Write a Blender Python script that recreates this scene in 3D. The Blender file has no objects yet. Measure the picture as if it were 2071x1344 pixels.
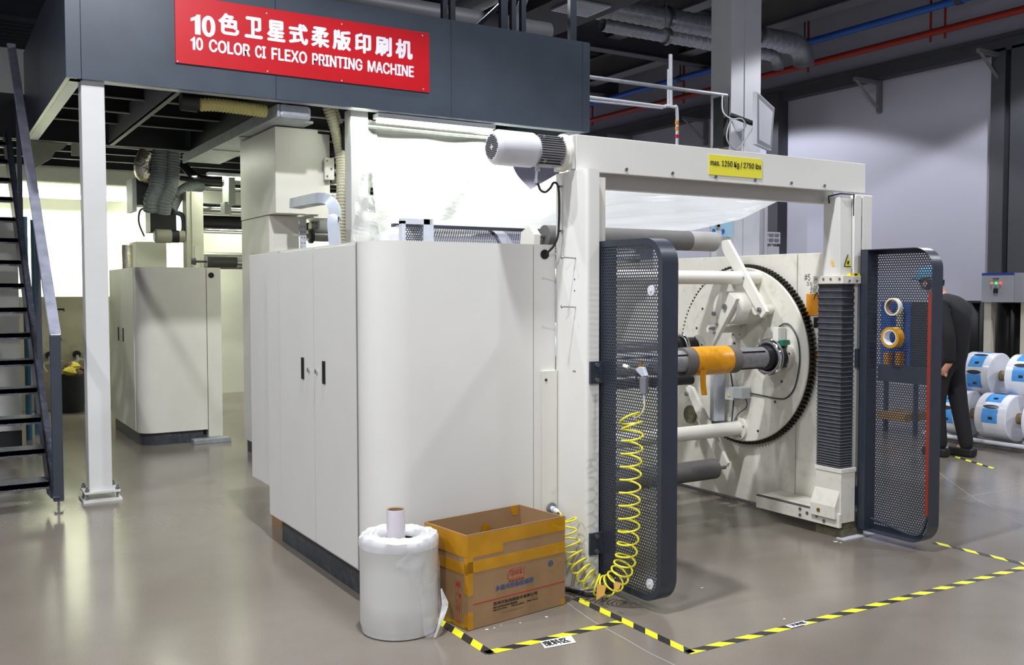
import bpy, bmesh, math, random
from mathutils import Vector, Matrix
random.seed(4)
S = bpy.context.scene
COL = S.collection
PI = math.pi
# ------------------------------------------------------------------ camera
FPX = 1935.0
pi_, ro_, ya_ = math.radians(2.495), math.radians(-0.098), math.radians(31.53)
Fv = Vector((math.sin(ya_)*math.cos(pi_), math.cos(ya_)*math.cos(pi_), -math.sin(pi_)))
R0 = Vector((math.cos(ya_), -math.sin(ya_), 0)); U0 = R0.cross(Fv)
Rv = R0*math.cos(ro_)+U0*math.sin(ro_); Uv = -R0*math.sin(ro_)+U0*math.cos(ro_)
CAM = Vector((0, 0, 1.6))
cd = bpy.data.cameras.new('camera'); cam = bpy.data.objects.new('camera', cd); COL.objects.link(cam)
cd.sensor_width = 36; cd.lens = 36*FPX/2071; cd.clip_start = 0.05; cd.clip_end = 200
cam.matrix_world = Matrix(((Rv.x, Uv.x, -Fv.x, CAM.x), (Rv.y, Uv.y, -Fv.y, CAM.y), (Rv.z, Uv.z, -Fv.z, CAM.z), (0, 0, 0, 1)))
S.camera = cam
# points of the place, found by meeting a sight line of the survey photo with a known plane
def _ray(x, y): return Fv*FPX + Rv*(x-1035.5) - Uv*(y-672.0)
def PX(x, y, X): d = _ray(x, y); return CAM + d*(X/d.x)
def PY(x, y, Y): d = _ray(x, y); return CAM + d*(Y/d.y)
def PZ(x, y, Z=0.0): d = _ray(x, y); return CAM + d*((Z-1.6)/d.z)
# ------------------------------------------------------------------ world, lights, exposure
S.view_settings.view_transform = 'Standard'; S.view_settings.look = 'None'
S.view_settings.exposure = 0.0; S.view_settings.gamma = 1.0; S.view_settings.use_curve_mapping = False
w = bpy.data.worlds.new('hall_air'); S.world = w; w.use_nodes = True
w.node_tree.nodes['Background'].inputs[0].default_value = (0.80, 0.84, 1.0, 1)
w.node_tree.nodes['Background'].inputs[1].default_value = 0.30
def spot(x, y, z, power, cone=128, blend=0.12, col=(0.93, 0.95, 1.0), r=0.12):
    l = bpy.data.lights.new('high_bay_or_fill_light', 'SPOT'); l.energy = power; l.spot_size = math.radians(cone)
    l.spot_blend = blend; l.color = col; l.shadow_soft_size = r
    o = bpy.data.objects.new('high_bay_or_fill_light', l); o.location = (x, y, z); COL.objects.link(o); return o
spot(1.55, 3.35, 6.5, 1500, 132, 0.2)
spot(-3.5, -1.5, 6.5, 1000, 140, 0.3)
spot(-3.5, 4.5, 6.5, 800, 140, 0.3)
spot(-0.9, 6.2, 6.5, 650, 136, 0.3)  # added fill above the left floor to brighten it
spot(3.2, -3.2, 6.5, 700, 140, 0.3)
spot(7.0, 1.0, 6.5, 480, 130, 0.3)
spot(5.2, 9.3, 5.2, 300, 140, 0.3)  # added fill below the air duct to lighten the white column's left face
spot(6.4, 7.0, 6.45, 420, 168, 0.2)  # added wide fill to lighten the upper part of the white column
for yy in (1.2, 6.5, 12.8, 17.8, 22.6): spot(11.1, yy, 5.9, 600, 132, 0.10)
def area(name, loc, sx, sy, power, rot=(0, 0, 0), col=(0.95, 1.0, 0.80)):
    l = bpy.data.lights.new(name, 'AREA'); l.shape = 'RECTANGLE'; l.size = sx; l.size_y = sy; l.energy = power; l.color = col
    o = bpy.data.objects.new(name, l); o.location = loc; o.rotation_euler = rot; COL.objects.link(o); return o
# fluorescent light given off by the tube fittings (fittings are built further down, except near the tower)
area('tube_light_fascia', (4.2, 7.90, 3.10), 2.0, 0.06, 55, (math.radians(25), 0, 0))
area('tube_light_back', (1.6, 14.6, 2.95), 3.4, 0.06, 150, (math.radians(30), 0, 0))
area('tube_light_decks', (3.6, 12.0, 3.0), 1.6, 0.08, 60)
area('tower_area_light', (2.2, 10.6, 3.05), 0.1, 1.6, 16)  # plain area light, no tube fitting is built for it
# ------------------------------------------------------------------ materials
def lin(c): c /= 255.0; return c/12.92 if c <= 0.04045 else ((c+0.055)/1.055)**2.4
def rgb(c): return (lin(c[0]), lin(c[1]), lin(c[2]), 1)
MATS = {}
def mat(name, c, rough=0.5, metal=0.0, var=0.06, scale=6.0, bump=0.0, bscale=200.0, coat=0.0, trans=0.0, alpha=1.0, spec=0.5, emit=None, es=0.0, dirt=None, dirt_amt=0.5, stretch=None):
    if name in MATS: return MATS[name]
    m = bpy.data.materials.new(name); m.use_nodes = True; nt = m.node_tree; N = nt.nodes; L = nt.links
    b = N['Principled BSDF']; b.inputs['Roughness'].default_value = rough; b.inputs['Metallic'].default_value = metal
    b.inputs['Coat Weight'].default_value = coat; b.inputs['Transmission Weight'].default_value = trans
    b.inputs['Alpha'].default_value = alpha; b.inputs['Specular IOR Level'].default_value = spec
    tc = N.new('ShaderNodeTexCoord'); mp = N.new('ShaderNodeMapping'); L.new(tc.outputs['Object'], mp.inputs[0])
    if stretch: mp.inputs['Scale'].default_value = stretch
    nz = N.new('ShaderNodeTexNoise'); nz.inputs['Scale'].default_value = scale; nz.inputs['Detail'].default_value = 6
    L.new(mp.outputs[0], nz.inputs['Vector'])
    rp = N.new('ShaderNodeValToRGB'); L.new(nz.outputs['Fac'], rp.inputs[0])
    base = rgb(c); d = rgb(dirt) if dirt else None
    lo = tuple(v*(1-var) for v in base[:3])+(1,); hi = tuple(min(1, v*(1+var)) for v in base[:3])+(1,)
    rp.color_ramp.elements[0].position = 0.3; rp.color_ramp.elements[0].color = lo
    rp.color_ramp.elements[1].position = 0.7; rp.color_ramp.elements[1].color = hi
    out = rp.outputs[0]
    if d:
        n2 = N.new('ShaderNodeTexNoise'); n2.inputs['Scale'].default_value = scale*2.3; n2.inputs['Detail'].default_value = 9; n2.inputs['Roughness'].default_value = 0.7
        L.new(mp.outputs[0], n2.inputs['Vector'])
        r2 = N.new('ShaderNodeValToRGB'); r2.color_ramp.elements[0].position = 0.52; r2.color_ramp.elements[1].position = 0.68
        r2.color_ramp.elements[1].color = (dirt_amt,)*3+(1,); r2.color_ramp.elements[0].color = (0, 0, 0, 1)
        L.new(n2.outputs['Fac'], r2.inputs[0])
        mx = N.new('ShaderNodeMixRGB'); L.new(r2.outputs[0], mx.inputs[0]); L.new(out, mx.inputs[1]); mx.inputs[2].default_value = d; out = mx.outputs[0]
    L.new(out, b.inputs['Base Color'])
    if bump:
        nb = N.new('ShaderNodeTexNoise'); nb.inputs['Scale'].default_value = bscale; nb.inputs['Detail'].default_value = 3
        L.new(mp.outputs[0], nb.inputs['Vector'])
        bp = N.new('ShaderNodeBump'); bp.inputs['Strength'].default_value = bump; bp.inputs['Distance'].default_value = 0.01
        L.new(nb.outputs['Fac'], bp.inputs['Height']); L.new(bp.outputs[0], b.inputs['Normal'])
    if emit: b.inputs['Emission Color'].default_value = rgb(emit); b.inputs['Emission Strength'].default_value = es
    MATS[name] = m; return m
cream = mat('cream_enamel', (217, 216, 209), 0.32, var=0.02, scale=3)
cream2 = mat('cream_enamel_satin', (216, 214, 203), 0.42, var=0.03, scale=4)
creamw = mat('cream_enamel_worn', (218, 215, 202), 0.4, var=0.03, scale=5, dirt=(120, 108, 84), dirt_amt=0.22)
postw = mat('white_post_paint', (206, 206, 203), 0.4, var=0.02)
slate = mat('slate_enamel', (66, 74, 84), 0.34, var=0.10, scale=3)
slated = mat('dark_slate_enamel', (48, 54, 64), 0.42, var=0.08, scale=8)
gatem = mat('gate_blue_black_enamel', (46, 52, 62), 0.38, var=0.08, scale=10)
black = mat('black_rubber', (22, 22, 24), 0.55, var=0.2)
blackd = mat('black_hole_shade_and_trim', (10, 10, 12), 0.8)  # near-black: shade painted into holes and gaps, also the edge trim colour
toe = mat('dark_plinth', (52, 56, 62), 0.5, var=0.25, scale=12, dirt=(110, 108, 104), dirt_amt=0.4)
redp = mat('red_sign_paint', (186, 22, 32), 0.35, var=0.06, scale=2)
whitel = mat('white_vinyl_letter', (232, 228, 236), 0.5, var=0.0)
chrome = mat('polished_chrome', (200, 200, 202), 0.12, 1.0, var=0.03)
steel = mat('brushed_steel', (150, 150, 152), 0.35, 0.9, var=0.12, scale=20)
steeld = mat('worn_shaft_steel', (150, 150, 152), 0.42, 0.35, var=0.15, scale=30, dirt=(90, 90, 90), dirt_amt=0.4)
galv = mat('galvanised_sheet', (168, 172, 178), 0.45, 0.5, var=0.12, scale=14)
alu = mat('painted_aluminium', (196, 200, 208), 0.4, 0.3, var=0.05)
rubg = mat('grey_rubber_roller', (98, 96, 94), 0.75, var=0.08, scale=15, bump=0.05)
rubl = mat('light_worn_roller_end', (150, 148, 144), 0.7, var=0.1)
yel = mat('yellow_hose_plastic', (224, 216, 52), 0.35, var=0.03)
yels = mat('yellow_label', (226, 218, 60), 0.5, var=0.02)
dkt = mat('dark_print', (34, 36, 30), 0.6, var=0.0)
ora = mat('orange_tape', (220, 150, 20), 0.35, var=0.12, scale=18, dirt=(110, 90, 40), dirt_amt=0.5)
card = mat('corrugated_cardboard', (150, 118, 82), 0.8, var=0.07, scale=9, bump=0.05)
cardi = mat('cardboard_inside', (166, 128, 88), 0.85, var=0.06, scale=9)
btape = mat('brown_packing_tape', (186, 132, 16), 0.22, var=0.12, scale=10, coat=0.5)
film = mat('wound_clear_film', (206, 206, 206), 0.28, var=0.04, scale=4, coat=0.6, stretch=(1, 1, 12))
filmb = mat('wound_film_body', (204, 204, 198), 0.3, var=0.03, scale=3, coat=0.5)
paperc = mat('brown_paper_core', (150, 118, 84), 0.8)
beamd = mat('dark_deck_steel', (24, 25, 27), 0.6, var=0.2)
beamg = mat('grey_roof_steel', (118, 118, 122), 0.6, var=0.08, scale=2)
beamk = mat('dark_grey_roof_steel', (70, 72, 78), 0.6, var=0.08, scale=2)
deckm = mat('roof_decking', (66, 72, 76), 0.6, 0.2, var=0.12, scale=2)
bluep = mat('blue_pipe_paint', (50, 104, 196), 0.45)
redpipe = mat('red_pipe_paint', (160, 44, 26), 0.5)
wallm = mat('hall_wall_paint', (190, 190, 206), 0.75, var=0.02, scale=1.0)
wallw = mat('partition_wall_paint', (235, 236, 222), 0.7, var=0.02)
pill = mat('white_column_paint', (214, 216, 220), 0.5, var=0.02)
stairm = mat('stair_slate_worn', (66, 68, 80), 0.38, 0.3, var=0.25, scale=12, dirt=(130, 130, 138), dirt_amt=0.4)
tread = mat('checker_plate', (84, 86, 94), 0.45, 0.4, var=0.3, scale=40, bump=0.8, bscale=120, dirt=(140, 140, 144), dirt_amt=0.5)
hoseg = mat('grey_ducting', (112, 118, 122), 0.5, var=0.08)
hosec = mat('cream_ducting', (176, 172, 148), 0.5, var=0.06)
foil = mat('silver_foil', (220, 214, 196), 0.25, 0.9, var=0.15, bump=0.8, bscale=30)
skin = mat('skin', (196, 142, 116), 0.5, var=0.05)
cloth = mat('black_workwear', (16, 16, 20), 0.85, var=0.2, scale=12)
capb = mat('blue_cap_cloth', (96, 160, 196), 0.8)
green = mat('green_plastic', (30, 110, 90), 0.4)
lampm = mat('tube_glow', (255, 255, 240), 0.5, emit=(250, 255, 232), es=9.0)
blueprint = mat('blue_print', (70, 146, 214), 0.35, var=0.1, scale=20, coat=0.4)
blackprint = mat('black_print', (30, 34, 50), 0.35, coat=0.4)
orangep = mat('orange_plate', (214, 140, 20), 0.6, var=0.08, scale=20)
ltgrey = mat('light_grey_enamel', (196, 198, 204), 0.45, var=0.03)
boxgrey = mat('grey_control_enamel', (168, 170, 178), 0.5, var=0.04)
bluetrim = mat('blue_trim', (40, 70, 150), 0.5)
led_r = mat('red_indicator', (255, 50, 30), 0.4, emit=(255, 60, 40), es=3.0)
led_g = mat('green_indicator', (40, 240, 120), 0.4, emit=(60, 255, 140), es=2.0)
led_o = mat('orange_indicator', (230, 140, 60), 0.4, emit=(240, 150, 60), es=0.6)
grime = mat('oily_base_steel', (104, 98, 78), 0.6, var=0.35, scale=25, dirt=(30, 28, 22), dirt_amt=0.8)
bell = mat('black_bellows_fabric', (50, 52, 60), 0.5, var=0.3, scale=25)
belle = mat('bellows_metal_lip', (150, 152, 158), 0.4, 0.5, var=0.2)
tyel = mat('hazard_yellow', (222, 222, 40), 0.5, var=0.06, scale=30, dirt=(120, 120, 60), dirt_amt=0.3)
tblk = mat('hazard_black', (34, 34, 34), 0.45, var=0.3, scale=30, dirt=(110, 108, 104), dirt_amt=0.35)
paper = mat('white_paper_label', (226, 226, 232), 0.6, var=0.01)
pale_blue = mat('pale_blue_poster', (170, 214, 234), 0.5)

def sheet_mat(name, c, tr, op):
    m = bpy.data.materials.new(name); m.use_nodes = True; nt = m.node_tree; N = nt.nodes; L = nt.links
    b = N['Principled BSDF']; b.inputs['Base Color'].default_value = rgb(c); b.inputs['Roughness'].default_value = 0.3
    t = N.new('ShaderNodeBsdfTranslucent'); t.inputs[0].default_value = rgb(c)
    tp = N.new('ShaderNodeBsdfTransparent')
    tc = N.new('ShaderNodeTexCoord'); mp = N.new('ShaderNodeMapping'); mp.inputs['Scale'].default_value = (1.5, 9, 9); L.new(tc.outputs['Object'], mp.inputs[0])
    nz = N.new('ShaderNodeTexNoise'); nz.inputs['Scale'].default_value = 1.4; nz.inputs['Detail'].default_value = 5; L.new(mp.outputs[0], nz.inputs['Vector'])
    bp = N.new('ShaderNodeBump'); bp.inputs['Strength'].default_value = 0.5; bp.inputs['Distance'].default_value = 0.04; L.new(nz.outputs['Fac'], bp.inputs['Height']); L.new(bp.outputs[0], b.inputs['Normal'])
    m1 = N.new('ShaderNodeMixShader'); m1.inputs[0].default_value = tr; L.new(b.outputs[0], m1.inputs[1]); L.new(t.outputs[0], m1.inputs[2])
    m2 = N.new('ShaderNodeMixShader'); m2.inputs[0].default_value = op; L.new(tp.outputs[0], m2.inputs[1]); L.new(m1.outputs[0], m2.inputs[2])
    L.new(m2.outputs[0], N['Material Output'].inputs['Surface']); return m
sheetw = sheet_mat('milky_plastic_sheet', (238, 240, 240), 0.4, 0.9)
sheetc = sheet_mat('clear_wrap_film', (225, 226, 230), 0.4, 0.45)
sheetv = sheet_mat('loose_film_tail', (225, 225, 228), 0.3, 0.28)

def floor_mat():
    m = bpy.data.materials.new('polished_concrete'); m.use_nodes = True; nt = m.node_tree; N = nt.nodes; L = nt.links
    b = N['Principled BSDF']; tc = N.new('ShaderNodeTexCoord')
    def noise(s, d=6): n = N.new('ShaderNodeTexNoise'); n.inputs['Scale'].default_value = s; n.inputs['Detail'].default_value = d; L.new(tc.outputs['Object'], n.inputs['Vector']); return n
    n1 = noise(0.6); n2 = noise(120, 2); n3 = noise(2.5, 4)
    r1 = N.new('ShaderNodeValToRGB'); r1.color_ramp.elements[0].color = rgb((114, 106, 96)); r1.color_ramp.elements[1].color = rgb((130, 122, 112))
    r1.color_ramp.elements[0].position = 0.35; r1.color_ramp.elements[1].position = 0.65; L.new(n1.outputs['Fac'], r1.inputs[0])
    r2 = N.new('ShaderNodeValToRGB'); r2.color_ramp.elements[0].color = (0.82,)*3+(1,); r2.color_ramp.elements[1].color = (1.12,)*3+(1,); L.new(n2.outputs['Fac'], r2.inputs[0])
    r3 = N.new('ShaderNodeValToRGB'); r3.color_ramp.elements[0].color = (0.94,)*3+(1,); r3.color_ramp.elements[1].color = (1.05,)*3+(1,)
    r3.color_ramp.elements[0].position = 0.2; r3.color_ramp.elements[1].position = 0.8; L.new(n3.outputs['Fac'], r3.inputs[0])
    a = N.new('ShaderNodeMixRGB'); a.blend_type = 'MULTIPLY'; a.inputs[0].default_value = 1; L.new(r1.outputs[0], a.inputs[1]); L.new(r2.outputs[0], a.inputs[2])
    c = N.new('ShaderNodeMixRGB'); c.blend_type = 'MULTIPLY'; c.inputs[0].default_value = 1; L.new(a.outputs[0], c.inputs[1]); L.new(r3.outputs[0], c.inputs[2])
    L.new(c.outputs[0], b.inputs['Base Color'])
    rr = N.new('ShaderNodeValToRGB'); rr.color_ramp.elements[0].color = (0.17,)*3+(1,); rr.color_ramp.elements[1].color = (0.23,)*3+(1,); L.new(n3.outputs['Fac'], rr.inputs[0]); L.new(rr.outputs[0], b.inputs['Roughness'])
    b.inputs['Specular IOR Level'].default_value = 0.8
    return m
floorm = floor_mat()
# ------------------------------------------------------------------ mesh builder
def v3(p): return Vector(p)
class MB:
    def __init__(s): s.v = []; s.f = []; s.mi = []
    def add(s, vs, fs, mi=0):
        o = len(s.v); s.v += [Vector(p) for p in vs]; s.f += [[i+o for i in f] for f in fs]; s.mi += [mi]*len(fs); return s
    def box(s, x0, x1, y0, y1, z0, z1, mi=0):
        x0, x1 = min(x0, x1), max(x0, x1); y0, y1 = min(y0, y1), max(y0, y1); z0, z1 = min(z0, z1), max(z0, z1)
        return s.add([(x0, y0, z0), (x1, y0, z0), (x1, y1, z0), (x0, y1, z0), (x0, y0, z1), (x1, y0, z1), (x1, y1, z1), (x0, y1, z1)],
                     [(0, 3, 2, 1), (4, 5, 6, 7), (0, 1, 5, 4), (1, 2, 6, 5), (2, 3, 7, 6), (3, 0, 4, 7)], mi)
    def prism(s, poly, ext, mi=0):
        ext = Vector(ext); n = len(poly); p = [Vector(q) for q in poly]
        return s.add(p+[q+ext for q in p], [list(range(n))[::-1], [n+i for i in range(n)]]+[[i, (i+1) % n, n+(i+1) % n, n+i] for i in range(n)], mi)
    def cyl(s, a, b, r, n=24, r2=None, cap=True, mi=0):
        a, b = Vector(a), Vector(b); r2 = r if r2 is None else r2; d = (b-a).normalized()
        u = d.cross(Vector((0, 0, 1)) if abs(d.z) < 0.9 else Vector((1, 0, 0))).normalized(); w_ = d.cross(u)
        ring = lambda c, rr: [c+(u*math.cos(2*PI*i/n)+w_*math.sin(2*PI*i/n))*rr for i in range(n)]
        fs = [[i, (i+1) % n, n+(i+1) % n, n+i] for i in range(n)]
        if cap: fs += [list(range(n))[::-1], [n+i for i in range(n)]]
        return s.add(ring(a, r)+ring(b, r2), fs, mi)
    def lathe(s, a, d, prof, n=32, mi=0):   # prof: (t along d, radius)
        a = Vector(a); d = Vector(d).normalized(); u = d.cross(Vector((0, 0, 1)) if abs(d.z) < 0.9 else Vector((1, 0, 0))).normalized(); w_ = d.cross(u)
        vs = []
        for t, r in prof: vs += [a+d*t+(u*math.cos(2*PI*i/n)+w_*math.sin(2*PI*i/n))*max(r, 1e-5) for i in range(n)]
        fs = [[k*n+i, k*n+(i+1) % n, (k+1)*n+(i+1) % n, (k+1)*n+i] for k in range(len(prof)-1) for i in range(n)]
        return s.add(vs, fs, mi)
    def tube(s, pts, r, n=8, mi=0, cap=True):
        pts = [Vector(p) for p in pts]; vs = []; prev = None; m = len(pts)
        for i, p in enumerate(pts):
            t = (pts[min(i+1, m-1)]-pts[max(i-1, 0)]).normalized()
            if prev is None: u = t.cross(Vector((0, 0, 1)) if abs(t.z) < 0.9 else Vector((1, 0, 0))).normalized()
            else: u = (prev-t*prev.dot(t)).normalized()
            prev = u; w_ = t.cross(u); rr = r(i) if callable(r) else r
            vs += [p+(u*math.cos(2*PI*k/n)+w_*math.sin(2*PI*k/n))*rr for k in range(n)]
        fs = [[i*n+k, i*n+(k+1) % n, (i+1)*n+(k+1) % n, (i+1)*n+k] for i in range(m-1) for k in range(n)]
        if cap: fs += [list(range(n))[::-1], [(m-1)*n+k for k in range(n)]]
        return s.add(vs, fs, mi)
    def grid(s, fn, nu, nv, mi=0):
        vs = [fn(i/nu, j/nv) for i in range(nu+1) for j in range(nv+1)]
        return s.add(vs, [[i*(nv+1)+j, (i+1)*(nv+1)+j, (i+1)*(nv+1)+j+1, i*(nv+1)+j+1] for i in range(nu) for j in range(nv)], mi)
    def build(s, name, m, parent=None, smooth=False, bev=0.0, label=None, solid=0.0, sub=0, fixn=True):
        me = bpy.data.meshes.new(name)
        if parent is not None: org = world_org(parent)
        else:
            lo = Vector((min(p.x for p in s.v), min(p.y for p in s.v), min(p.z for p in s.v))); hi = Vector((max(p.x for p in s.v), max(p.y for p in s.v), max(p.z for p in s.v)))
            org = Vector(((lo.x+hi.x)/2, (lo.y+hi.y)/2, lo.z))
        me.from_pydata([tuple(p-org) for p in s.v], [], s.f)
        for mm in (m if isinstance(m, (list, tuple)) else [m]): me.materials.append(mm)
        if any(s.mi): me.polygons.foreach_set('material_index', s.mi)
        if fixn and len(s.f) < 60000:
            bm = bmesh.new(); bm.from_mesh(me); bmesh.ops.recalc_face_normals(bm, faces=bm.faces); bm.to_mesh(me); bm.free()
        o = bpy.data.objects.new(name, me); COL.objects.link(o)
        if parent is not None: o.parent = parent
        else: o.location = org
        if smooth:
            for p in me.polygons: p.use_smooth = True
            me.set_sharp_from_angle(angle=math.radians(38))
        if bev:
            b = o.modifiers.new('bevel', 'BEVEL'); b.width = bev; b.segments = 2; b.limit_method = 'ANGLE'; b.angle_limit = math.radians(40)
        if solid: q = o.modifiers.new('solid', 'SOLIDIFY'); q.thickness = solid
        if label: o['label'] = label
        return o
def world_org(o):
    p = Vector((0, 0, 0))
    while o is not None: p = p+o.location; o = o.parent
    return p
def tag(o, label, cat, group=None, kind=None):
    o['label'] = label; o['category'] = cat
    if group: o['group'] = group
    if kind: o['kind'] = kind
    return o
def thing(name, loc, label, cat, group=None, kind=None):
    o = bpy.data.objects.new(name, None); o.empty_display_size = 0.1; o.location = loc; COL.objects.link(o); return tag(o, label, cat, group, kind)
def struct(o): o['kind'] = 'structure'; return o
def crossing(*a): pass
_fd = bpy.utils.system_resource('DATAFILES', path='fonts')
def _font(fn):
    try: return bpy.data.fonts.load(_fd+'/'+fn)
    except Exception: return None
F_LAT = _font('Inter.woff2'); F_CJK = _font('Noto Sans CJK Regular.woff2')
def text(name, s, size, o3, xd, yd, m, parent, bold=0.0, ext=0.001, width=None, height=None, align='LEFT', shear=0.0, spacing=1.0, label=None):
    cu = bpy.data.curves.new(name, 'FONT'); cu.body = s; cu.size = size; cu.extrude = 0.0; cu.offset = bold; cu.shear = shear; cu.space_character = spacing; cu.resolution_u = 4
    ft = F_CJK if any(ord(c_h) > 0x2000 for c_h in s) else F_LAT
    if ft: cu.font = ft
    multi = bold if ft else 0.0
    cu.offset = 0.0 if multi else bold
    t = bpy.data.objects.new(name, cu); COL.objects.link(t); bpy.context.view_layer.update()
    dg = bpy.context.evaluated_depsgraph_get(); me = bpy.data.meshes.new_from_object(t.evaluated_get(dg)); bpy.data.objects.remove(t)
    xs = [q.co.x for q in me.vertices]; ys = [q.co.y for q in me.vertices]
    x0, x1, y0, y1 = min(xs), max(xs), min(ys), max(ys)
    sx = (width/(x1-x0)) if width else 1; sy = (height/(y1-y0)) if height else (sx if width else 1)
    xd, yd, o3 = Vector(xd).normalized(), Vector(yd).normalized(), Vector(o3); nrm = xd.cross(yd)
    org = world_org(parent)
    b = MB(); fs = [list(p.vertices) for p in me.polygons]
    sh = [(0, 0)] if not multi else [(-multi, 0), (multi, 0), (0, multi*0.8), (0, -multi*0.8), (-multi*.6, -multi*.6), (multi*.6, multi*.6)]
    for kk, (dx, dy) in enumerate(sh): b.add([o3+xd*((q.co.x-x0)*sx+dx)+yd*((q.co.y-y0)*sy+dy)+nrm*(ext+kk*2.5e-4) for q in me.vertices], fs)
    return b.build(name, m, parent, fixn=False, label=label)
def smooth_path(pts, k=6):
    P = [Vector(p) for p in pts]; out = []
    for i in range(len(P)-1):
        a, b, c, d = P[max(i-1, 0)], P[i], P[i+1], P[min(i+2, len(P)-1)]
        for j in range(k):
            t = j/k; out.append(0.5*((2*b)+(c-a)*t+(2*a-5*b+4*c-d)*t*t+(3*b-a-3*c+d)*t*t*t))
    out.append(P[-1]); return out
# ================================================================== ROOM
b = MB(); b.box(-6, 14, -6, 24, -0.1, 0); struct(b.build('floor', floorm))
b = MB(); b.box(14, 14.2, -6, 24, 0, 6.9); struct(b.build('wall_right', wallm))
b = MB(); b.box(-6.2, -6, -6, 24, 0, 6.9); struct(b.build('wall_left', wallm))
b = MB(); b.box(-6.2, 14.2, -6.2, -6, 0, 6.9); struct(b.build('wall_front', wallm))
b = MB(); b.box(-6.2, 14.2, 24, 24.2, 0, 6.9); struct(b.build('wall_back', wallm))
b = MB(); b.box(-6, 6.2, 15.2, 15.35, 0, 5.0); struct(b.build('wall_partition', wallw))
b = MB()                                          # corrugated roof decking, ribs run along X
yy = -6.2; prof = []
while yy < 24.2:
    prof += [(yy, 6.80), (yy+0.14, 6.80), (yy+0.17, 6.87), (yy+0.27, 6.87)]; yy += 0.30
vs = []; fs = []
for (y, z) in prof: vs += [(-6.2, y, z), (14.2, y, z)]
for i in range(len(prof)-1): fs.append([2*i, 2*i+1, 2*i+3, 2*i+2])
b.add(vs, fs); b.add([(-6.2, -6.2, 6.95), (14.2, -6.2, 6.95), (14.2, 24.2, 6.95), (-6.2, 24.2, 6.95)], [(0, 1, 2, 3)]); struct(b.build('ceiling', deckm))
def ibeam(p0, p1, h, wd, m, name, label, group, up=(0, 0, 1), t=0.02):
    p0, p1, up = Vector(p0), Vector(p1), Vector(up); d = (p1-p0).normalized(); s_ = d.cross(up).normalized(); b = MB()
    def slab(cz, cw, hh): 
        q = [p0+up*(cz-hh/2)-s_*cw/2, p0+up*(cz-hh/2)+s_*cw/2, p0+up*(cz+hh/2)+s_*cw/2, p0+up*(cz+hh/2)-s_*cw/2]; b.prism(q, p1-p0)
    slab(h/2-t/2, wd, t); slab(-h/2+t/2, wd, t); slab(0, t, h-2*t)
    return tag(b.build(name, m), label, 'beam', group)
# long roof girders along the hall
ibeam((13.0, -5.9, 6.52), (13.0, 23.9, 6.52), 0.52, 0.34, beamg, 'roof_girder', 'long grey steel girder running under the roof deck beside the white wall', None)
ibeam((11.2, -5.9, 6.56), (11.2, 23.9, 6.56), 0.44, 0.30, beamg, 'roof_girder', 'long grey steel girder under the roof, the one over the twin spiral ducts', None)
for k, y in enumerate((6.3, 14.6, 17.9)):
    ibeam((-5.9, y, 6.28), (13.9, y, 6.28), 0.36, 0.24, beamk, 'cross_beam', ['dark roof cross beam nearest the stairs and the front of the hall', 'dark roof cross beam above the silver spiral ducts', 'dark roof cross beam farthest away, before the back wall'][k], None)
# crane rail along the right wall and its brackets
b = MB(); b.box(13.78, 13.99, -5.9, 23.9, 5.16, 5.36); b.box(13.72, 13.99, -5.9, 23.9, 5.34, 5.40)
tag(b.build('wall_rail', beamk), 'dark grey steel rail running along the top of the white right wall', 'beam')
for k, y in enumerate((8.55, 10.75, 15.0, 17.5)):
    b = MB(); b.box(13.9, 13.985, y-0.03, y+0.03, 4.62, 5.16); b.box(13.3, 13.9, y-0.03, y+0.03, 5.09, 5.15); b.tube([(13.32, y, 5.12), (13.94, y, 4.68)], 0.03, 4)
    tag(b.build('wall_bracket', beamg), ['triangular steel bracket nearest the two dark wall columns at right', 'triangular steel bracket on the bare white wall above the gantry', 'triangular steel bracket left of the tall white column', 'smallest triangular steel bracket, farthest back near the platform corner'][k], 'bracket')
for k, (y0, y1, x0) in enumerate(((8.44, 8.62, 13.80), (8.10, 8.31, 13.80))):
    b = MB(); b.box(x0, 13.995, y0, y1, 0.0, 5.34); b.box(x0-0.02, x0+0.01, y0-0.02, y1+0.02, 0, 5.2)
    tag(b.build('wall_column', beamk), ['dark grey steel wall column, left one of the pair at the right edge', 'dark grey steel wall column, right one of the pair at the right edge'][k], 'column')
b = MB(); b.box(13.74, 13.995, 12.82, 13.12, 0, 5.3)
tag(b.build('wall_column', beamk), 'dark grey steel column on the far wall behind the monitor', 'column')
b = MB(); b.tube([(13.5, -5.9, 6.0), (13.5, 23.9, 6.0)], 0.06, 12); o = b.build('blue_pipe', bluep, smooth=True); tag(o, 'straight blue pipe running high under the roof along the right wall', 'pipe')
for y in (9.0, 12.0, 15.3, 18.5): b = MB(); b.tube([(13.5, y, 6.0), (13.5, y, 6.8)], 0.015, 6); b.tube([(13.5, y-0.05, 6), (13.5, y+0.05, 6)], 0.075, 12); b.build('pipe_hanger', beamk, o)
b = MB(); b.tube([(13.6, -5.9, 5.64), (13.6, 23.9, 5.64)], 0.055, 12); o = b.build('red_pipe', redpipe, smooth=True); tag(o, 'red sprinkler pipe running along the right wall above the rail', 'pipe')
for y in (9.3, 9.55, 12.0, 15.3, 18.5): b = MB(); b.tube([(13.6, y, 5.5), (13.6, y, 6.8)], 0.02, 6); b.build('pipe_hanger', redpipe, o)
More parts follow.
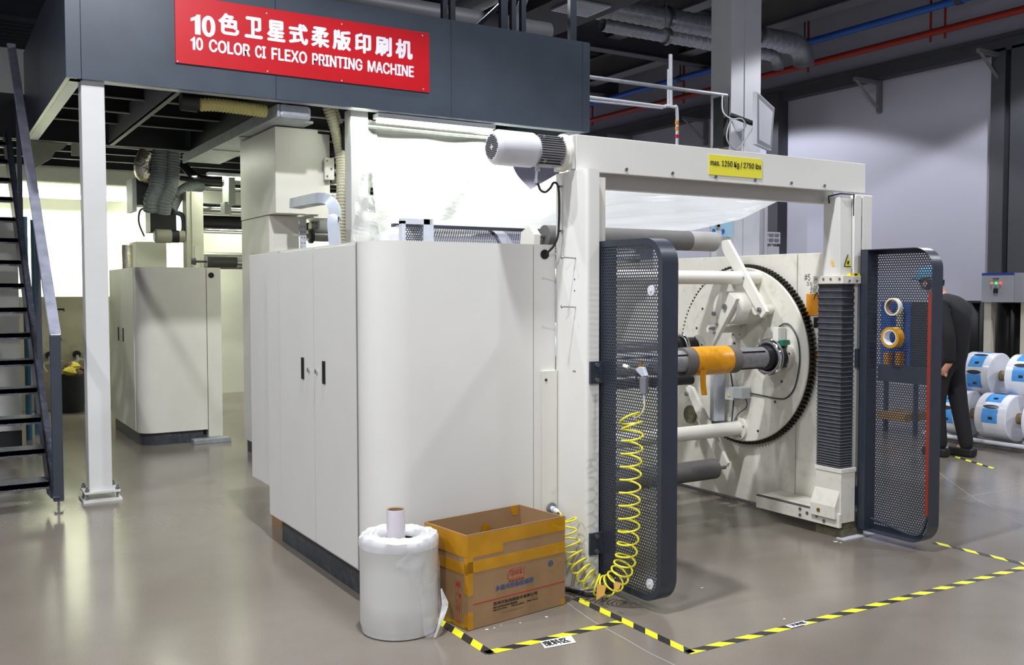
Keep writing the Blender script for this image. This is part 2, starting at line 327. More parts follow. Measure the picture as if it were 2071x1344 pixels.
# spiral ducts
def spiral(p0, p1, r, elbow, name, label):
    p0, p1 = Vector(p0), Vector(p1); d = (p1-p0).normalized(); Ld = (p1-p0).length; n = int(Ld/0.14); prof = []
    for i in range(n): prof += [(i*Ld/n, r), (i*Ld/n+0.10, r), (i*Ld/n+0.115, r+0.008), (i*Ld/n+0.13, r+0.008)]
    b = MB(); b.lathe(p0, d, prof+[(Ld, r)], 28)
    o = b.build(name, galv, smooth=False); tag(o, label, 'duct')
    for t in (0.35, 0.8):
        q = MB(); q.lathe(p0+d*Ld*t, d, [(-0.03, r), (-0.03, r+0.04), (0.03, r+0.04), (0.03, r)], 28); q.build('flange_ring', steel, o); q = MB(); pt = p0+d*Ld*t; q.tube([pt+Vector((0, 0, r)), Vector((pt.x, pt.y, 6.8))], 0.012, 6); q.build('hanging_rod', steel, o)
    if elbow:
        q = MB(); pts = []
        for i in range(9): a = i/8*PI/2; pts.append(p1+d*(math.sin(a)*elbow)+Vector((0, 0, -1))*((1-math.cos(a))*elbow))
        pts.append(pts[-1]+Vector((0, 0, -0.05))); q.tube(pts, r, 24, cap=False); q.build('elbow', galv, o, smooth=True)
    return o
zb = (PY(1390, 46, 11.6).z+PY(1610, 92, 11.6).z)/2; zs2 = (PY(1358, 75, 11.2).z+PY(1560, 112, 11.2).z)/2
spiral((8.4, 11.6, zb), (PY(1603, 92, 11.6).x, 11.6, zb), 0.175, 0.28, 'spiral_duct', 'thick silver spiral duct, upper and larger of the pair under the roof')
spiral((8.4, 11.2, zs2), (PY(1560, 112, 11.2).x, 11.2, zs2), 0.09, 0.16, 'spiral_duct', 'slimmer silver spiral duct, lower one of the pair under the roof')
# dark rectangular air duct with grilles above the platform
b = MB(); b.box(7.15, 8.15, 6.5, 19.5, 5.42, 5.9); o = b.build('air_duct', mat('dark_duct_sheet', (42, 42, 44), 0.6, 0.3)); tag(o, 'black rectangular ventilation duct with pale grilles beyond the platform corner', 'duct')
for y in (8.5, 10.4, 12.3, 14.3, 16.3):
    q = MB(); q.box(7.35, 7.95, y, y+0.55, 5.395, 5.42)
    for i in range(9): q.box(7.38, 7.92, y+0.03+i*0.057, y+0.04+i*0.057, 5.385, 5.396)
    q.build('air_grille', alu, o)
b = MB(); b.tube([(6.2, 8.2, 5.35), (6.2, 19, 5.35)], 0.14, 18); b.build('x', galv) if False else tag(b.build('grey_pipe', galv, smooth=True), 'large grey pipe running above the platform deck beside its railing', 'pipe')
b = MB(); b.tube([(3.4, 10.5, 4.95), (7.0, 10.5, 4.95)], 0.13, 18); tag(b.build('grey_pipe', mat('grey_pipe_paint', (92, 92, 96), 0.5), smooth=True), 'dark grey pipe crossing above the platform behind its railing posts', 'pipe')
# hall column with monitor
b = MB(); b.box(8.40, 8.90, 8.60, 8.95, 0, 6.75); b.box(8.62, 8.64, 8.592, 8.6, 0, 6.75)
tag(b.build('hall_column', pill), 'tall white steel column standing behind the gantry beam', 'column')
ev = thing('wall_monitor', (8.45, 8.30, 3.3), 'grey flat monitor tilted on a black arm on the tall white column', 'monitor')
P1, P2, P3, P4 = PY(1531, 184, 7.95), PY(1567, 218, 8.35), PY(1560, 305, 8.35), PY(1531, 292, 7.95)
n_ = (P2-P1).cross(P4-P1).normalized(); n_ = n_ if n_.dot(CAM-P1) > 0 else -n_
b = MB(); b.prism([P1, P2, P3, P4], -n_*0.05); b.build('housing', ltgrey, ev, bev=0.006)
c_ = (P1+P2+P3+P4)/4; b = MB(); b.add([c_+(p-c_)*0.94+n_*0.003 for p in (P1, P2, P3, P4)], [(0, 1, 2, 3)]); b.build('back_panel', mat('monitor_back', (128, 130, 138), 0.5), ev)
b = MB(); b.box(8.30, 8.39, 8.62, 8.80, 3.35, 3.95); b.tube([(8.38, 8.58, 3.72), (8.50, 8.35, 3.60), c_-n_*0.05], 0.03, 8); b.build('mount_arm', black, ev)
b = MB(); b.tube(smooth_path([PY(1461, 190, 8.5), PY(1462, 225, 8.4), PY(1480, 240, 8.3), PY(1500, 240, 8.2), PY(1508, 255, 8.2), PY(1490, 265, 8.3), PY(1478, 245, 8.3), PY(1470, 280, 8.2), PY(1490, 303, 8.2), PY(1515, 270, 8.2), PY(1522, 255, 8.2)]), 0.008, 6); b.build('cable', ltgrey, ev, smooth=True)
# thin tie bars and conduits between platform and column
b = MB(); b.tube([PY(1187, 155, 8.55), PY(1470, 193, 8.55)], 0.022, 8); tag(b.build('tie_bar', galv), 'thin grey bar running from the platform corner to the white column', 'bar')
b = MB(); b.tube([PY(1187, 196, 9), PY(1345, 216, 9)], 0.02, 8); b.tube([PY(1187, 203, 9), PY(1340, 219, 9)], 0.012, 8)
b.tube(smooth_path([PY(1345, 214, 9), PY(1362, 216, 9), PY(1369, 226, 9), PY(1369, 330, 9), Vector((7.89, 9.0, 0.0))], 4), 0.02, 8); b.tube([PY(1356, 110, 9), PY(1356, 217, 9)], 0.025, 8); b.tube([PY(1351, 140, 9), PY(1351, 215, 9)], 0.012, 8)
o = b.build('conduit_pipe', ltgrey, smooth=True); tag(o, 'thin white conduit bending down between platform corner and column', 'pipe')
for i, (y0, c) in enumerate(((244, orangep), (256, orangep), (272, redp))): 
    q = MB(); q.tube([PY(1369, y0, 9), PY(1369, y0+7, 9)], 0.023, 8); q.build('pipe_band', c, o)
# pale cabinet, poster, far posts seen through the gantry opening
b = MB(); b.box(8.08, 8.40, 8.55, 8.59, 2.25, 2.62); ps = b.build('safety_poster', pale_blue); tag(ps, 'pale blue poster with a drawn worker, beside the white column', 'poster')
c0 = PY(1453, 462, 8.545)
for (dx, dz, r, mm) in ((0, 0.02, 0.028, skin), (0, 0.043, 0.026, dkt), (-0.075, -0.03, 0.028, bluep), (0.075, -0.03, 0.028, bluep)):
    q = MB(); q.cyl(c0+Vector((dx, 0.0+(0.002 if mm is dkt else 0), dz)), c0+Vector((dx, -0.003, dz)), r, 16); q.build('printed_figure', mm, ps)
q = MB(); q.box(c0.x-0.05, c0.x+0.05, 8.541, 8.545, c0.z-0.10, c0.z-0.03); q.build('printed_figure', paper, ps)
b = MB(); b.box(9.30, 9.36, 8.9, 8.98, 0, 3.0); tag(b.build('thin_post', ltgrey), 'thin white post standing right of the tall column, seen through the gantry', 'post')
b = MB(); p = PY(1541, 468, 9.5); b.box(p.x, p.x+0.36, 9.5, 9.58, p.z-0.16, p.z); 
for i in range(3):
    for j in range(2): b.box(p.x+0.03+i*0.11, p.x+0.11+i*0.11, 9.49, 9.5, p.z-0.13+j*0.07, p.z-0.09+j*0.07, 1)
b.box(p.x+0.12, p.x+0.34, 9.5, 9.58, p.z-0.42, p.z-0.2); b.box(p.x+0.21, p.x+0.24, 9.52, 9.55, 0, p.z-0.16)
tag(b.build('control_station', [ltgrey, steel]), 'small white switch station on a thin stand behind the far gear panel', 'control box')
# ================================================================== PLATFORM
pf = thing('machine_platform', (3.3, 7.8, 3.17), 'raised steel platform with dark slate fascia above the press', 'platform')
ZB, ZT = 3.18, 4.06
for i, (a, c) in enumerate(((0.93, 1.032), (1.036, 2.508), (2.512, 4.138), (4.142, 5.608), (5.612, 5.70))):
    b = MB(); b.box(a, c, 7.80, 7.83, ZB, ZT); b.build('front_fascia', slate, pf)
b = MB(); b.box(0.93, 0.96, 7.832, 11.15, ZB, ZT); b.build('side_fascia', slate, pf)
b = MB(); b.box(5.67, 5.70, 7.832, 11.15, ZB, ZT); b.build('side_fascia', slate, pf)
b = MB(); b.box(0.962, 1.05, 7.832, 11.15, ZB, ZB+0.012); b.box(0.962, 5.66, 7.832, 7.93, ZB, ZB+0.012); b.build('bottom_flange', alu, pf)
b = MB(); b.box(0.96, 5.67, 7.84, 15.18, 3.62, 3.68); b.box(-0.3, 0.96, 11.4, 15.18, 3.62, 3.68); b.build('deck_plate', beamd, pf)
for y in (8.68, 9.32, 10.06, 10.75, 11.38, 12.5, 13.15, 13.9, 14.8):
    b = MB(); deep = 0.36 if y == 11.38 else 0.22
    x0 = 0.97 if y < 11.2 else -0.3
    b.box(x0, 5.66, y, y+0.012, 3.62-deep-0.05, 3.62); jo = b.build('cross_joist', mat('joist_dark', (34, 35, 37), 0.45, 0.3), pf); b = MB(); b.box(x0, 5.66, y-0.045, y, 3.62-deep-0.06, 3.62-deep-0.05); b.build('joist_flange', beamg, jo)  # lighter grey on the flange paints in the highlight line under each joist
for x in (1.76, 2.63, 4.2):
    b = MB(); b.box(x, x+0.05, 7.94, 11.3, 3.20, 3.215); b.box(x, x+0.008, 7.94, 11.3, 3.2, 3.45); b.build('long_joist', beamg if x < 2 else mat('joist_dark', (40, 41, 43)), pf)
def post(x0, x1, y0, y1, z1, label, foot=True):
    pp_ = thing('support_post', ((x0+x1)/2, (y0+y1)/2, 0), label, 'post')
    b = MB(); b.box(x0, x1, y0, y1, 0.075, z1); b.build('post_shaft', postw, pp_, bev=0.006)
    if foot:
        b = MB(); b.box(x0-0.04, x1+0.05, y0-0.05, y1+0.04, 0.065, 0.08); b.box(x0-0.05, x1+0.06, y0-0.06, y1+0.05, 0.0, 0.018); b.build('base_plate', postw, pp_)
        for (px, py) in ((x0-0.02, y0-0.03), (x1+0.03, y0-0.03), (x0-0.02, y1+0.02), (x1+0.03, y1+0.02)):
            b = MB(); b.cyl((px, py, 0.015), (px, py, 0.12), 0.009, 10); b.cyl((px, py, 0.08), (px, py, 0.1), 0.017, 6); b.build('anchor_bolt', steel, pp_)
    return pp_
post(1.035, 1.20, 7.85, 8.0, 3.18, 'white square post under the left corner of the platform, beside the stairs')
post(3.235, 3.40, 7.98, 8.13, 3.2, 'white square post under the platform, behind the doors of the near cabinet')
post(5.5, 5.65, 7.90, 8.05, 3.18, 'white square post under the right corner of the platform')
# railing above fascia
rl = thing('platform_railing', (4.8, 7.9, 4.06), 'slate steel railing posts and sloping braces on top of the platform', 'railing')
for x in (4.10, 4.18, 4.72, 4.84, 4.95, 5.52):
    wd = 0.05 if x not in (4.72, 5.52) else 0.075
    b = MB(); b.box(x, x+wd, 7.88, 7.93, ZT-0.05, 5.15); b.build('railing_post', slated, rl)
b = MB(); b.box(3.9, 5.69, 7.88, 7.93, 5.1, 5.15); b.build('top_rail', slated, rl)
b = MB(); b.tube([(4.45, 8.0, 4.03), (5.6, 8.0, 5.1)], 0.025, 6); b.tube([(4.95, 8.1, 4.06), (5.6, 8.7, 4.95)], 0.05, 6); b.build('brace', slate, rl)
# sign
sg = thing('press_sign', (2.81, 7.79, 3.38), 'red sign with white Chinese and English lettering on the platform fascia', 'sign')
b = MB(); b.box(1.71, 3.912, 7.785, 7.798, 3.378, 3.905); b.build('sign_board', redp, sg, bev=0.002)
def digit_one(x, z, h, wd_):
    b = MB(); q = [(0.42, 0), (1, 0), (1, 1), (0.62, 1), (0.5, 0.9), (0, 0.78), (0, 0.62), (0.42, 0.70)]
    b.add([(x+u*wd_, 7.784, z+v*h) for u, v in q], [list(range(8))]); b.build('digit_one', whitel, sg)
p_ = PY(386, 68, 7.785); pz1 = PY(411, 70, 7.785); digit_one(p_.x, p_.z, 0.155, 0.075)
text('digit_zero', '0', 0.2, (pz1.x, 7.785, p_.z), (1, 0, 0), (0, 0, 1), whitel, sg, bold=0.010, width=0.085, height=0.150)
zch = 3.655
xs = [444, 497, 542, 586, 631, 674, 719, 760, 801]; xe = [485, 532, 578, 624, 667, 711, 751, 793, 835]
for ch, a, c in zip('色卫星式柔版印刷机', xs, xe):
    pa, pc = PY(a, 90, 7.785), PY(c, 90, 7.785)
    text('chinese_character', ch, 0.2, (pa.x, 7.785, zch-0.003), (1, 0, 0), (0, 0, 1), whitel, sg, bold=0.008, width=(pc.x-pa.x)*0.93, height=0.158)
digit_one(PY(386, 120, 7.785).x, 3.494, 0.10, 0.036)
for wd_, a, c in (('0', 398, 410), ('COLOR', 424, 505), ('CI', 517, 537), ('FLEXO', 550, 620), ('PRINTING', 632, 732), ('MACHINE', 744, 836)):
    pa, pc = PY(a, 120, 7.785), PY(c, 120, 7.785)
    text('english_word', wd_, 0.1, (pa.x, 7.785, 3.497), (1, 0, 0), (0, 0, 1), whitel, sg, bold=0.0042, width=pc.x-pa.x, height=0.094)
for (px, py) in ((359, 124), (541, 144), (691, 163), (856, 180), (539, 27), (691, 49), (854, 72)):
    p = PY(px, py, 7.785); b = MB(); b.cyl(p, p+Vector((0, -0.004, 0)), 0.006, 10); b.build('sign_screw', ltgrey, sg)
# stairs
st = thing('steel_stairs', (0.6, 7.7, 0), 'steep dark steel stairs with open treads at the left edge', 'stairs')
RZ, RY = 0.2066, 0.243
for k in range(15):
    z = 0.225+k*RZ; y = 7.62+k*RY
    b = MB(); b.box(-0.15, 0.735, y, y+0.235, z-0.035, z); b.box(-0.15, 0.735, y, y+0.008, z-0.05, z); b.build('stair_tread', tread, st)
for x in (-0.2, 0.74):
    b = MB(); y0, z0 = 7.52, 0.12; n = 15.2
    b.prism([(x, y0, z0), (x, y0+0.31, z0-0.02), (x, y0+0.31+n*RY, z0-0.02+n*RZ), (x, y0+n*RY-0.06, z0+n*RZ)], (0.012, 0, 0))
    b.prism([(x, y0, z0), (x, y0+0.012, z0-0.0), (x, y0+0.012+n*RY-0.06, z0+n*RZ), (x, y0+n*RY-0.06, z0+n*RZ)], (0.055, 0, 0))
    b.build('stringer', stairm, st)
    xr = x+0.015
    b = MB(); b.box(xr, xr+0.07, 7.53, 7.58, 0.09, 1.29); b.build('newel_post', slated, st, bev=0.006)
    b = MB(); b.prism([(xr, 7.525, 1.29), (xr, 7.585, 1.29), (xr, 7.58+13.4*RY, 1.29+13.4*RZ), (xr, 7.52+13.4*RY, 1.29+13.4*RZ)], (0.075, 0, 0)); b.build('handrail', mat('rail_slate', (160, 163, 178), 0.35, 0.2, var=0.2, scale=10), st, bev=0.006)
    for k in (4, 10):
        b = MB(); b.box(xr+0.01, xr+0.05, 7.62+k*RY, 7.66+k*RY, 0.12+k*RZ, 1.28+k*RZ); b.build('baluster', slated, st)
    b = MB(); b.cyl((xr+0.035, 7.555, 0.0), (xr+0.035, 7.555, 0.012), 0.03, 16); b.cyl((xr+0.035, 7.555, 0.01), (xr+0.035, 7.555, 0.1), 0.008, 10); b.build('levelling_foot', steel, st)
# ================================================================== NEAR CABINET
cb = thing('unwinder_cabinet', (2.4, 5.2, 0), 'big cream steel cabinet with rounded corner and double doors beside the film roll', 'cabinet')
arc = [(1.87+0.2-0.2*math.cos(a*PI/2/10), 4.545-0.2*math.sin(a*PI/2/10)) for a in range(11)]
foot = [(1.87, 6.045), (1.87, 5.80)]+[(1.872, 5.80), (1.872, 4.55)]+arc+[(2.80, 4.345), (2.80, 6.045)]
b = MB(); b.prism([(x, y, 0.165) for x, y in foot], (0, 0, 1.685)); b.build('body', cream, cb, smooth=True)
b = MB(); b.box(2.805, 2.945, 4.347, 6.045, 0.1, 1.85); b.build('end_panel', cream, cb)
b = MB(); b.box(1.885, 2.9, 6.055, 6.48, 0.335, 1.842); b.build('rear_cover', cream, cb, bev=0.002)
for y0, y1 in ((4.563, 5.178), (5.184, 5.795)):
    d = MB(); d.box(1.866, 1.872, y0, y1, 0.175, 1.835); d = d.build('door', cream, cb)
    yc = 5.02 if y0 < 5 else 5.365
    h = MB(); h.box(1.860, 1.868, yc-0.019, yc+0.019, 1.09, 1.215); h.build('door_handle', black, d)
    h = MB(); h.box(1.858, 1.8605, yc-0.010, yc+0.010, 1.11, 1.20); h.build('handle_recess', blackd, d)
    h = MB(); yk = 5.135 if y0 < 5 else 5.262; h.cyl((1.866, yk, 1.15), (1.856, yk, 1.15), 0.013, 16); h.build('lock', chrome, d, smooth=True)
b = MB(); b.box(1.868, 1.873, 4.553, 4.559, 0.17, 1.845); b.box(1.868, 1.873, 5.798, 5.802, 0.17, 1.845); b.box(1.868, 1.873, 5.179, 5.183, 0.17, 1.84); b.build('door_seam', mat('seam_grey', (120, 120, 116), 0.7), cb)
arc2 = [(1.92+0.17-0.17*math.cos(a*PI/2/8), 4.565-0.17*math.sin(a*PI/2/8)) for a in range(9)]
b = MB(); b.prism([(x, y, 0.0) for x, y in [(1.92, 5.95)]+arc2+[(2.9, 4.395), (2.9, 5.95)]], (0, 0, 0.17)); b.build('plinth', toe, cb, smooth=True)
b = MB(); b.cyl((2.875, 4.347, 1.797), (2.875, 4.341, 1.797), 0.026, 20); b.build('cable_hole', blackd, cb)
b = MB(); b.box(2.85, 2.948, 4.33, 4.348, 0.36, 1.165); b.box(2.938, 2.948, 4.328, 4.332, 0.36, 1.165); b.build('access_plate', cream2, cb, bev=0.002)
b = MB(); b.cyl((2.873, 4.331, 1.115), (2.873, 4.327, 1.115), 0.008, 10); b.build('plate_screw', dkt, cb)
p = Vector((2.905, 4.33, 0.41)); b = MB(); b.cyl(p, p+Vector((0, -0.012, 0)), 0.03, 18); b.build('port_ring', mat('ring_grey', (120, 120, 116), 0.5), cb)
b = MB(); b.lathe(p, (-0.1, -1, -0.1), [(0, 0.013), (0.03, 0.013), (0.03, 0.017), (0.045, 0.017), (0.045, 0.012), (0.06, 0.012), (0.06, 0.016), (0.075, 0.014), (0.09, 0.008)], 14); b.build('air_coupling', ltgrey, cb, smooth=True)
# things on the cabinet and machine top
pg = thing('perforated_guard', (3.1, 5.6, 1.86), 'curved perforated metal guard under the plastic sheet on top of the press', 'guard')
def perf_sheet(poly_test, umax, vmax, pitch, rh, place, sides=6):
    """staggered round holes in a sheet; each cell a hexagon with a hole"""
    b = MB(); dv = pitch*math.sqrt(3)/2; nu = int(umax/pitch)+1; nv = int(vmax/dv)+1; R = pitch/math.sqrt(3)
    ang = [PI/6+i*PI/3 for i in range(6)]
    for j in range(nv):
        for i in range(nu):
            u = (i+0.5*(j % 2)+0.5)*pitch; v = (j+0.5)*dv
            if not poly_test(u, v): continue
            vs = [place(u+R*math.cos(a), v+R*math.sin(a)) for a in ang]+[place(u+rh*math.cos(a), v+rh*math.sin(a)) for a in ang]
            b.add(vs, [[k, (k+1) % 6, 6+(k+1) % 6, 6+k] for k in range(6)])
    return b
def gplace(u, v):  # curved drum guard: u along X, v along arc
    a = v/0.30; return Vector((2.62+u, 5.66-0.30*math.cos(a+0.25)*1.0, 1.72+0.30*math.sin(a+0.25)))
o = perf_sheet(lambda u, v: not (0.62 < u < 0.72) and 0 < u < 0.95, 0.95, 0.34, 0.017, 0.0058, gplace).build('perforated_shell', mat('grey_perforated_metal', (70, 72, 80), 0.45, 0.3), pg, fixn=False)
b = MB(); b.box(2.5, 3.75, 5.48, 5.52, 2.0, 2.02); b.tube([gplace(0.62, 0.02), gplace(0.62, 0.12), gplace(0.62, 0.2), gplace(0.62, 0.3)], 0.012, 6); b.build('guard_rail', slated, pg)
b = MB(); b.box(2.62, 3.5, 5.78, 5.82, 1.852, 1.975); b.build('added_white_backing', ltgrey, pg)  # added backing, makes the guard holes look bright like the lit sheet behind
q = [PY(806, 490, 5.2), PY(806, 458, 5.2), PY(853, 451, 5.2), PY(862, 455, 5.2), PY(862, 490, 5.2)]
b = MB(); b.box(2.415, 2.44, 5.18, 5.22, 1.85, 2.015); b.box(2.56, 2.60, 5.18, 5.22, 1.85, 2.03); b.box(2.415, 2.60, 5.18, 5.22, 1.998, 2.03); b.box(2.60, 2.61, 5.15, 5.30, 1.85, 2.03); b.build('side_frame', alu, pg)
perf_sheet(lambda u, v: True, 0.12, 0.14, 0.015, 0.005, lambda u, v: Vector((2.438+u, 5.2, 1.855+v))).build('side_mesh', mat('grey_perforated_metal', (70, 72, 80)), pg, fixn=False)
# ================================================================== GANTRY
gt = thing('lifting_gantry', (4.1, 4.2, 0), 'cream steel gantry of two columns and crossbeam marked max. 1250 Kg', 'gantry')
b = MB()
r = 0.02; pr_ = [(2.95, 4.345), (2.95, 4.06+r)]+[(2.95+r-r*math.cos(a*PI/8), 4.06+r-r*math.sin(a*PI/8)) for a in range(5)][1:]+[(3.03, 4.06), (3.035, 4.075), (3.035, 4.345)]
b.prism([(x, y, 0.0) for x, y in pr_], (0, 0, 2.235)); b.build('left_column', cream, gt, smooth=True)
b = MB(); b.box(3.036, 3.10, 4.10, 4.22, 0.06, 2.20)
b.build('column_return', cream2, gt)
b = MB()
for z in (1.88, 1.60, 1.3, 1.02, 0.74, 0.46, 0.2): b.box(3.034, 3.038, 4.096, 4.100, z+0.05, z+0.22)
b.build('column_slot', dkt, gt)
b = MB(); b.box(2.955, 5.275, 4.165, 4.172, 2.235, 2.425); b.box(2.955, 5.275, 4.172, 4.345, 2.418, 2.425); b.box(2.955, 5.275, 4.172, 4.20, 2.235, 2.240); b.box(3.04, 5.12, 4.29, 4.345, 2.165, 2.41)
b.build('crossbeam', cream, gt, bev=0.002)
b = MB(); b.box(2.935, 2.954, 4.17, 4.345, 2.245, 2.422); b.build('beam_end_plate', cream, gt, bev=0.002)
for x in (3.29, 3.62, 3.95, 4.27, 4.58, 4.88):
    b = MB(); b.cyl((x, 4.166, 2.262), (x, 4.158, 2.262), 0.009, 12); b.build('beam_bolt', steel, gt, smooth=True)
yl = MB(); yl.box(3.895, 4.325, 4.161, 4.1645, 2.272, 2.388); yl = yl.build('load_label', yels, gt, label='yellow label reading max. 1250 Kg / 2750 lbs')
text('load_lettering', 'max. 1250 Kg / 2750 lbs', 0.05, (3.906, 4.161, 2.318), (1, 0, 0), (0, 0, 1), dkt, yl, bold=0.0006, width=0.408, height=0.042)
# right column
rc = [(5.10, 4.02), (5.115, 4.0), (5.20, 4.0), (5.215, 4.03), (5.29, 4.03), (5.29, 4.12), (5.10, 4.12)]
b = MB(); b.prism([(5.117, 4.12, 0.056), (5.185, 4.12, 0.056), (5.185, 4.12, 2.215), (5.135, 4.12, 2.215), (5.117, 4.12, 2.19)], (0, 0.045, 0)); b.build('right_column', cream, gt, bev=0.003)
b = MB(); b.box(5.198, 5.29, 4.12, 4.16, 0.056, 2.215); b.build('column_cover', cream, gt, bev=0.003)
b = MB()
for z in (1.93, 1.72, 1.50, 1.2, 0.9, 0.6, 0.3): b.box(5.185, 5.198, 4.128, 4.14, z, z+0.15)
b.build('column_slot', steel, gt)
b = MB(); b.prism([(5.0, 4.13, 1.69), (5.0, 4.27, 1.69), (5.0, 4.27, 2.20), (5.0, 4.14, 2.20)], (0.108, 0, 0)); b.build('carriage_arm', cream, gt, bev=0.002)
b = MB(); b.tube([(4.992, 4.22, 2.16), (4.992, 4.225, 2.205), (4.992, 4.128, 2.215), (5.118, 4.128, 2.215), (5.118, 4.128, 2.08), (5.15, 4.128, 2.08)], 0.005, 5); b.build('edge_trim', blackd, gt)
# warning triangle, knife and tape scrap on the carriage arm
b = MB(); b.add([(5.03, 4.127, 1.75), (5.10, 4.127, 1.75), (5.0675, 4.127, 1.835)], [(0, 1, 2)]); b.build('warning_frame', dkt, gt)
b = MB(); b.add([(5.038, 4.125, 1.755), (5.097, 4.125, 1.755), (5.0675, 4.125, 1.822)], [(0, 1, 2)]); b.add([(5.062, 4.123, 1.79), (5.079, 4.123, 1.785), (5.068, 4.123, 1.762), (5.055, 4.123, 1.772)], [(0, 1, 2, 3)], 1); b.build('warning_triangle', [yels, dkt], gt)
b = MB(); b.add([(4.998, 4.20, 1.80), (4.998, 4.18, 1.78), (4.998, 4.175, 1.75), (4.998, 4.195, 1.755), (4.998, 4.205, 1.775)], [(0, 1, 2, 3, 4)]); b.build('tape_scrap', mat('pale_orange_tape', (236, 184, 96), 0.4), gt)
# bellows + flange + foot
b = MB(); b.box(4.972, 5.145, 4.085, 4.325, 1.642, 1.692); b.build('bellows_flange', creamw, gt, bev=0.002)
for i, (xx, yy_) in enumerate(((4.973, 4.30), (4.973, 4.24), (4.973, 4.18), (4.973, 4.11), (5.03, 4.083), (5.10, 4.083))):
    b = MB(); a = (xx, yy_, 1.672 if i < 4 else 1.66); b.cyl(a, (a[0]-0.006*(i < 4), a[1]-0.006*(i >= 4), a[2]), 0.008, 10); b.build('flange_screw', steel, gt)
zs = []; z = 1.64
while z > 0.455:
    t = (1.64-z)/1.185; step = 0.030*(1-t)**0.8+0.0135; zs.append(z); z -= step
zs.append(0.45)
b = MB(); ring = []
def rect(i, z): return [(4.99+i, 4.30-i, z), (4.99+i, 4.107+i, z), (5.115-i, 4.107+i, z), (5.115-i, 4.30-i, z)]
lips = MB()
vs = []; 
for k in range(len(zs)-1):
    z0, z1 = zs[k], zs[k+1]; vs += rect(0.0, z0)+rect(0.005, (z0+z1)/2)
    h = 0.0022
    rr = rect(-0.003, z0)
    lips.box(rr[0][0], rr[2][0], rr[1][1], rr[0][1], z0-h, z0+h*0.2)
vs += rect(0.0, zs[-1]); n = len(vs)//4
b.add(vs, [[k*4+j, k*4+(j+1) % 4, (k+1)*4+(j+1) % 4, (k+1)*4+j] for k in range(n-1) for j in range(4)])
o = b.build('bellows', bell, gt); lips.build('bellows_lips', belle, o)
b = MB(); b.box(4.985, 5.12, 4.09, 4.295, 0.10, 0.45); b.box(4.98, 5.125, 4.085, 4.30, 0.425, 0.452); b.build('carriage_base', creamw, gt, bev=0.002)
b = MB(); b.prism([(4.985, 4.10, 0.31), (4.94, 4.10, 0.21), (4.94, 4.10, 0.13), (4.985, 4.10, 0.13)], (0, 0.2, 0)); b.build('base_wedge', creamw, gt, bev=0.002)
b = MB(); b.cyl((4.939, 4.23, 0.17), (4.935, 4.23, 0.17), 0.013, 16); b.build('oil_plug', mat('brass', (150, 110, 40), 0.4, 0.6), gt)
b = MB(); b.box(4.96, 4.985, 4.08, 4.80, 0.075, 0.165); b.box(4.96, 5.21, 4.20, 4.80, 0.155, 0.165); b.build('guide_rail', creamw, gt, bev=0.002)
for (yy_, zz) in ((4.40, .14), (4.40, .1), (4.34, .125), (4.26, .12), (4.2, .14), (4.2, .1)):
    b = MB(); b.cyl((4.96, yy_, zz), (4.955, yy_, zz), 0.011, 12); b.build('rail_bolt', steel, gt)
b = MB(); b.box(5.03, 5.2, 4.11, 4.2, 0.05, 0.15); b.box(5.0, 5.22, 4.10, 4.30, 0.0, 0.055); b.build('foot_block', grime, gt)
b = MB(); b.box(5.12, 5.19, 4.205, 4.35, 0.055, 0.11); b.build('foot_shade_block', blackd, gt)  # black block painted in for the shaded gap of the foot
b = MB(); b.box(4.98, 5.32, 4.05, 4.12, 0.0, 0.006); b.build('floor_plate', ltgrey, gt)
kf = MB(); kf.box(5.045, 5.14, 4.088, 4.11, 1.692, 1.708); kf.box(5.085, 5.11, 4.086, 4.088, 1.695, 1.706, 1); kf = kf.build('box_cutter', [mat('yellow_cutter_plastic', (240, 220, 30), 0.4), black], bev=0); tag(kf, 'yellow box cutter lying on the flange above the black bellows', 'knife')
# hooks on the left column
for zz in (1.772, 1.512):
    b = MB(); b.cyl((2.95, 4.16, zz), (2.875, 4.175, zz+0.004), 0.0035, 8); b.cyl((2.875, 4.175, zz+0.004), (2.868, 4.177, zz+0.004), 0.009, 10); b.build('hook_pin', steel, gt)
for (yy_, zz) in ((4.17, 1.60), (4.17, 1.66), (4.165, 1.17), (4.18, 1.17)):
    b = MB(); b.cyl((2.95, yy_, zz), (2.948, yy_, zz), 0.004, 8); b.build('screw_hole', dkt, gt)
# ---- hoist motor
mo = thing('hoist_motor', (2.7, 4.25, 2.24), 'grey finned electric motor bolted to the left end of the gantry beam', 'motor')
mc = Vector((0, 4.255, 2.335))
b = MB(); b.lathe((2.49, mc.y, mc.z), (1, 0, 0), [(0, 0.0), (0.0, 0.068), (0.012, 0.08), (0.03, 0.0905), (0.235, 0.0905), (0.235, 0.08), (0.26, 0.08)], 40); fc = b.build('fan_cover', mat('motor_grey', (198, 198, 202), 0.4), mo, smooth=True)
b = MB()
for i in range(-6, 7):
    for j in range(-6, 7):
        if 1.2 < math.hypot(i, j) <= 6.2: b.box(2.4885, 2.4895, mc.y+i*0.0098-0.0036, mc.y+i*0.0098+0.0036, mc.z+j*0.0098-0.0036, mc.z+j*0.0098+0.0036)
b.build('fan_grille', dkt, fc)
b = MB(); b.cyl((2.74, mc.y, mc.z), (2.9, mc.y, mc.z), 0.076, 32)
fr = random.Random(2)
for k in range(-6, 7):
    a = k*0.0125; wdt = math.sqrt(max(0, 0.092**2-a*a))
    b.box(2.745, 2.895, mc.y-wdt, mc.y+wdt, mc.z+a-0.0018, mc.z+a+0.0018)
b.build('cooling_fins', mat('motor_fin_grey', (150, 150, 152), 0.45, 0.3), mo)
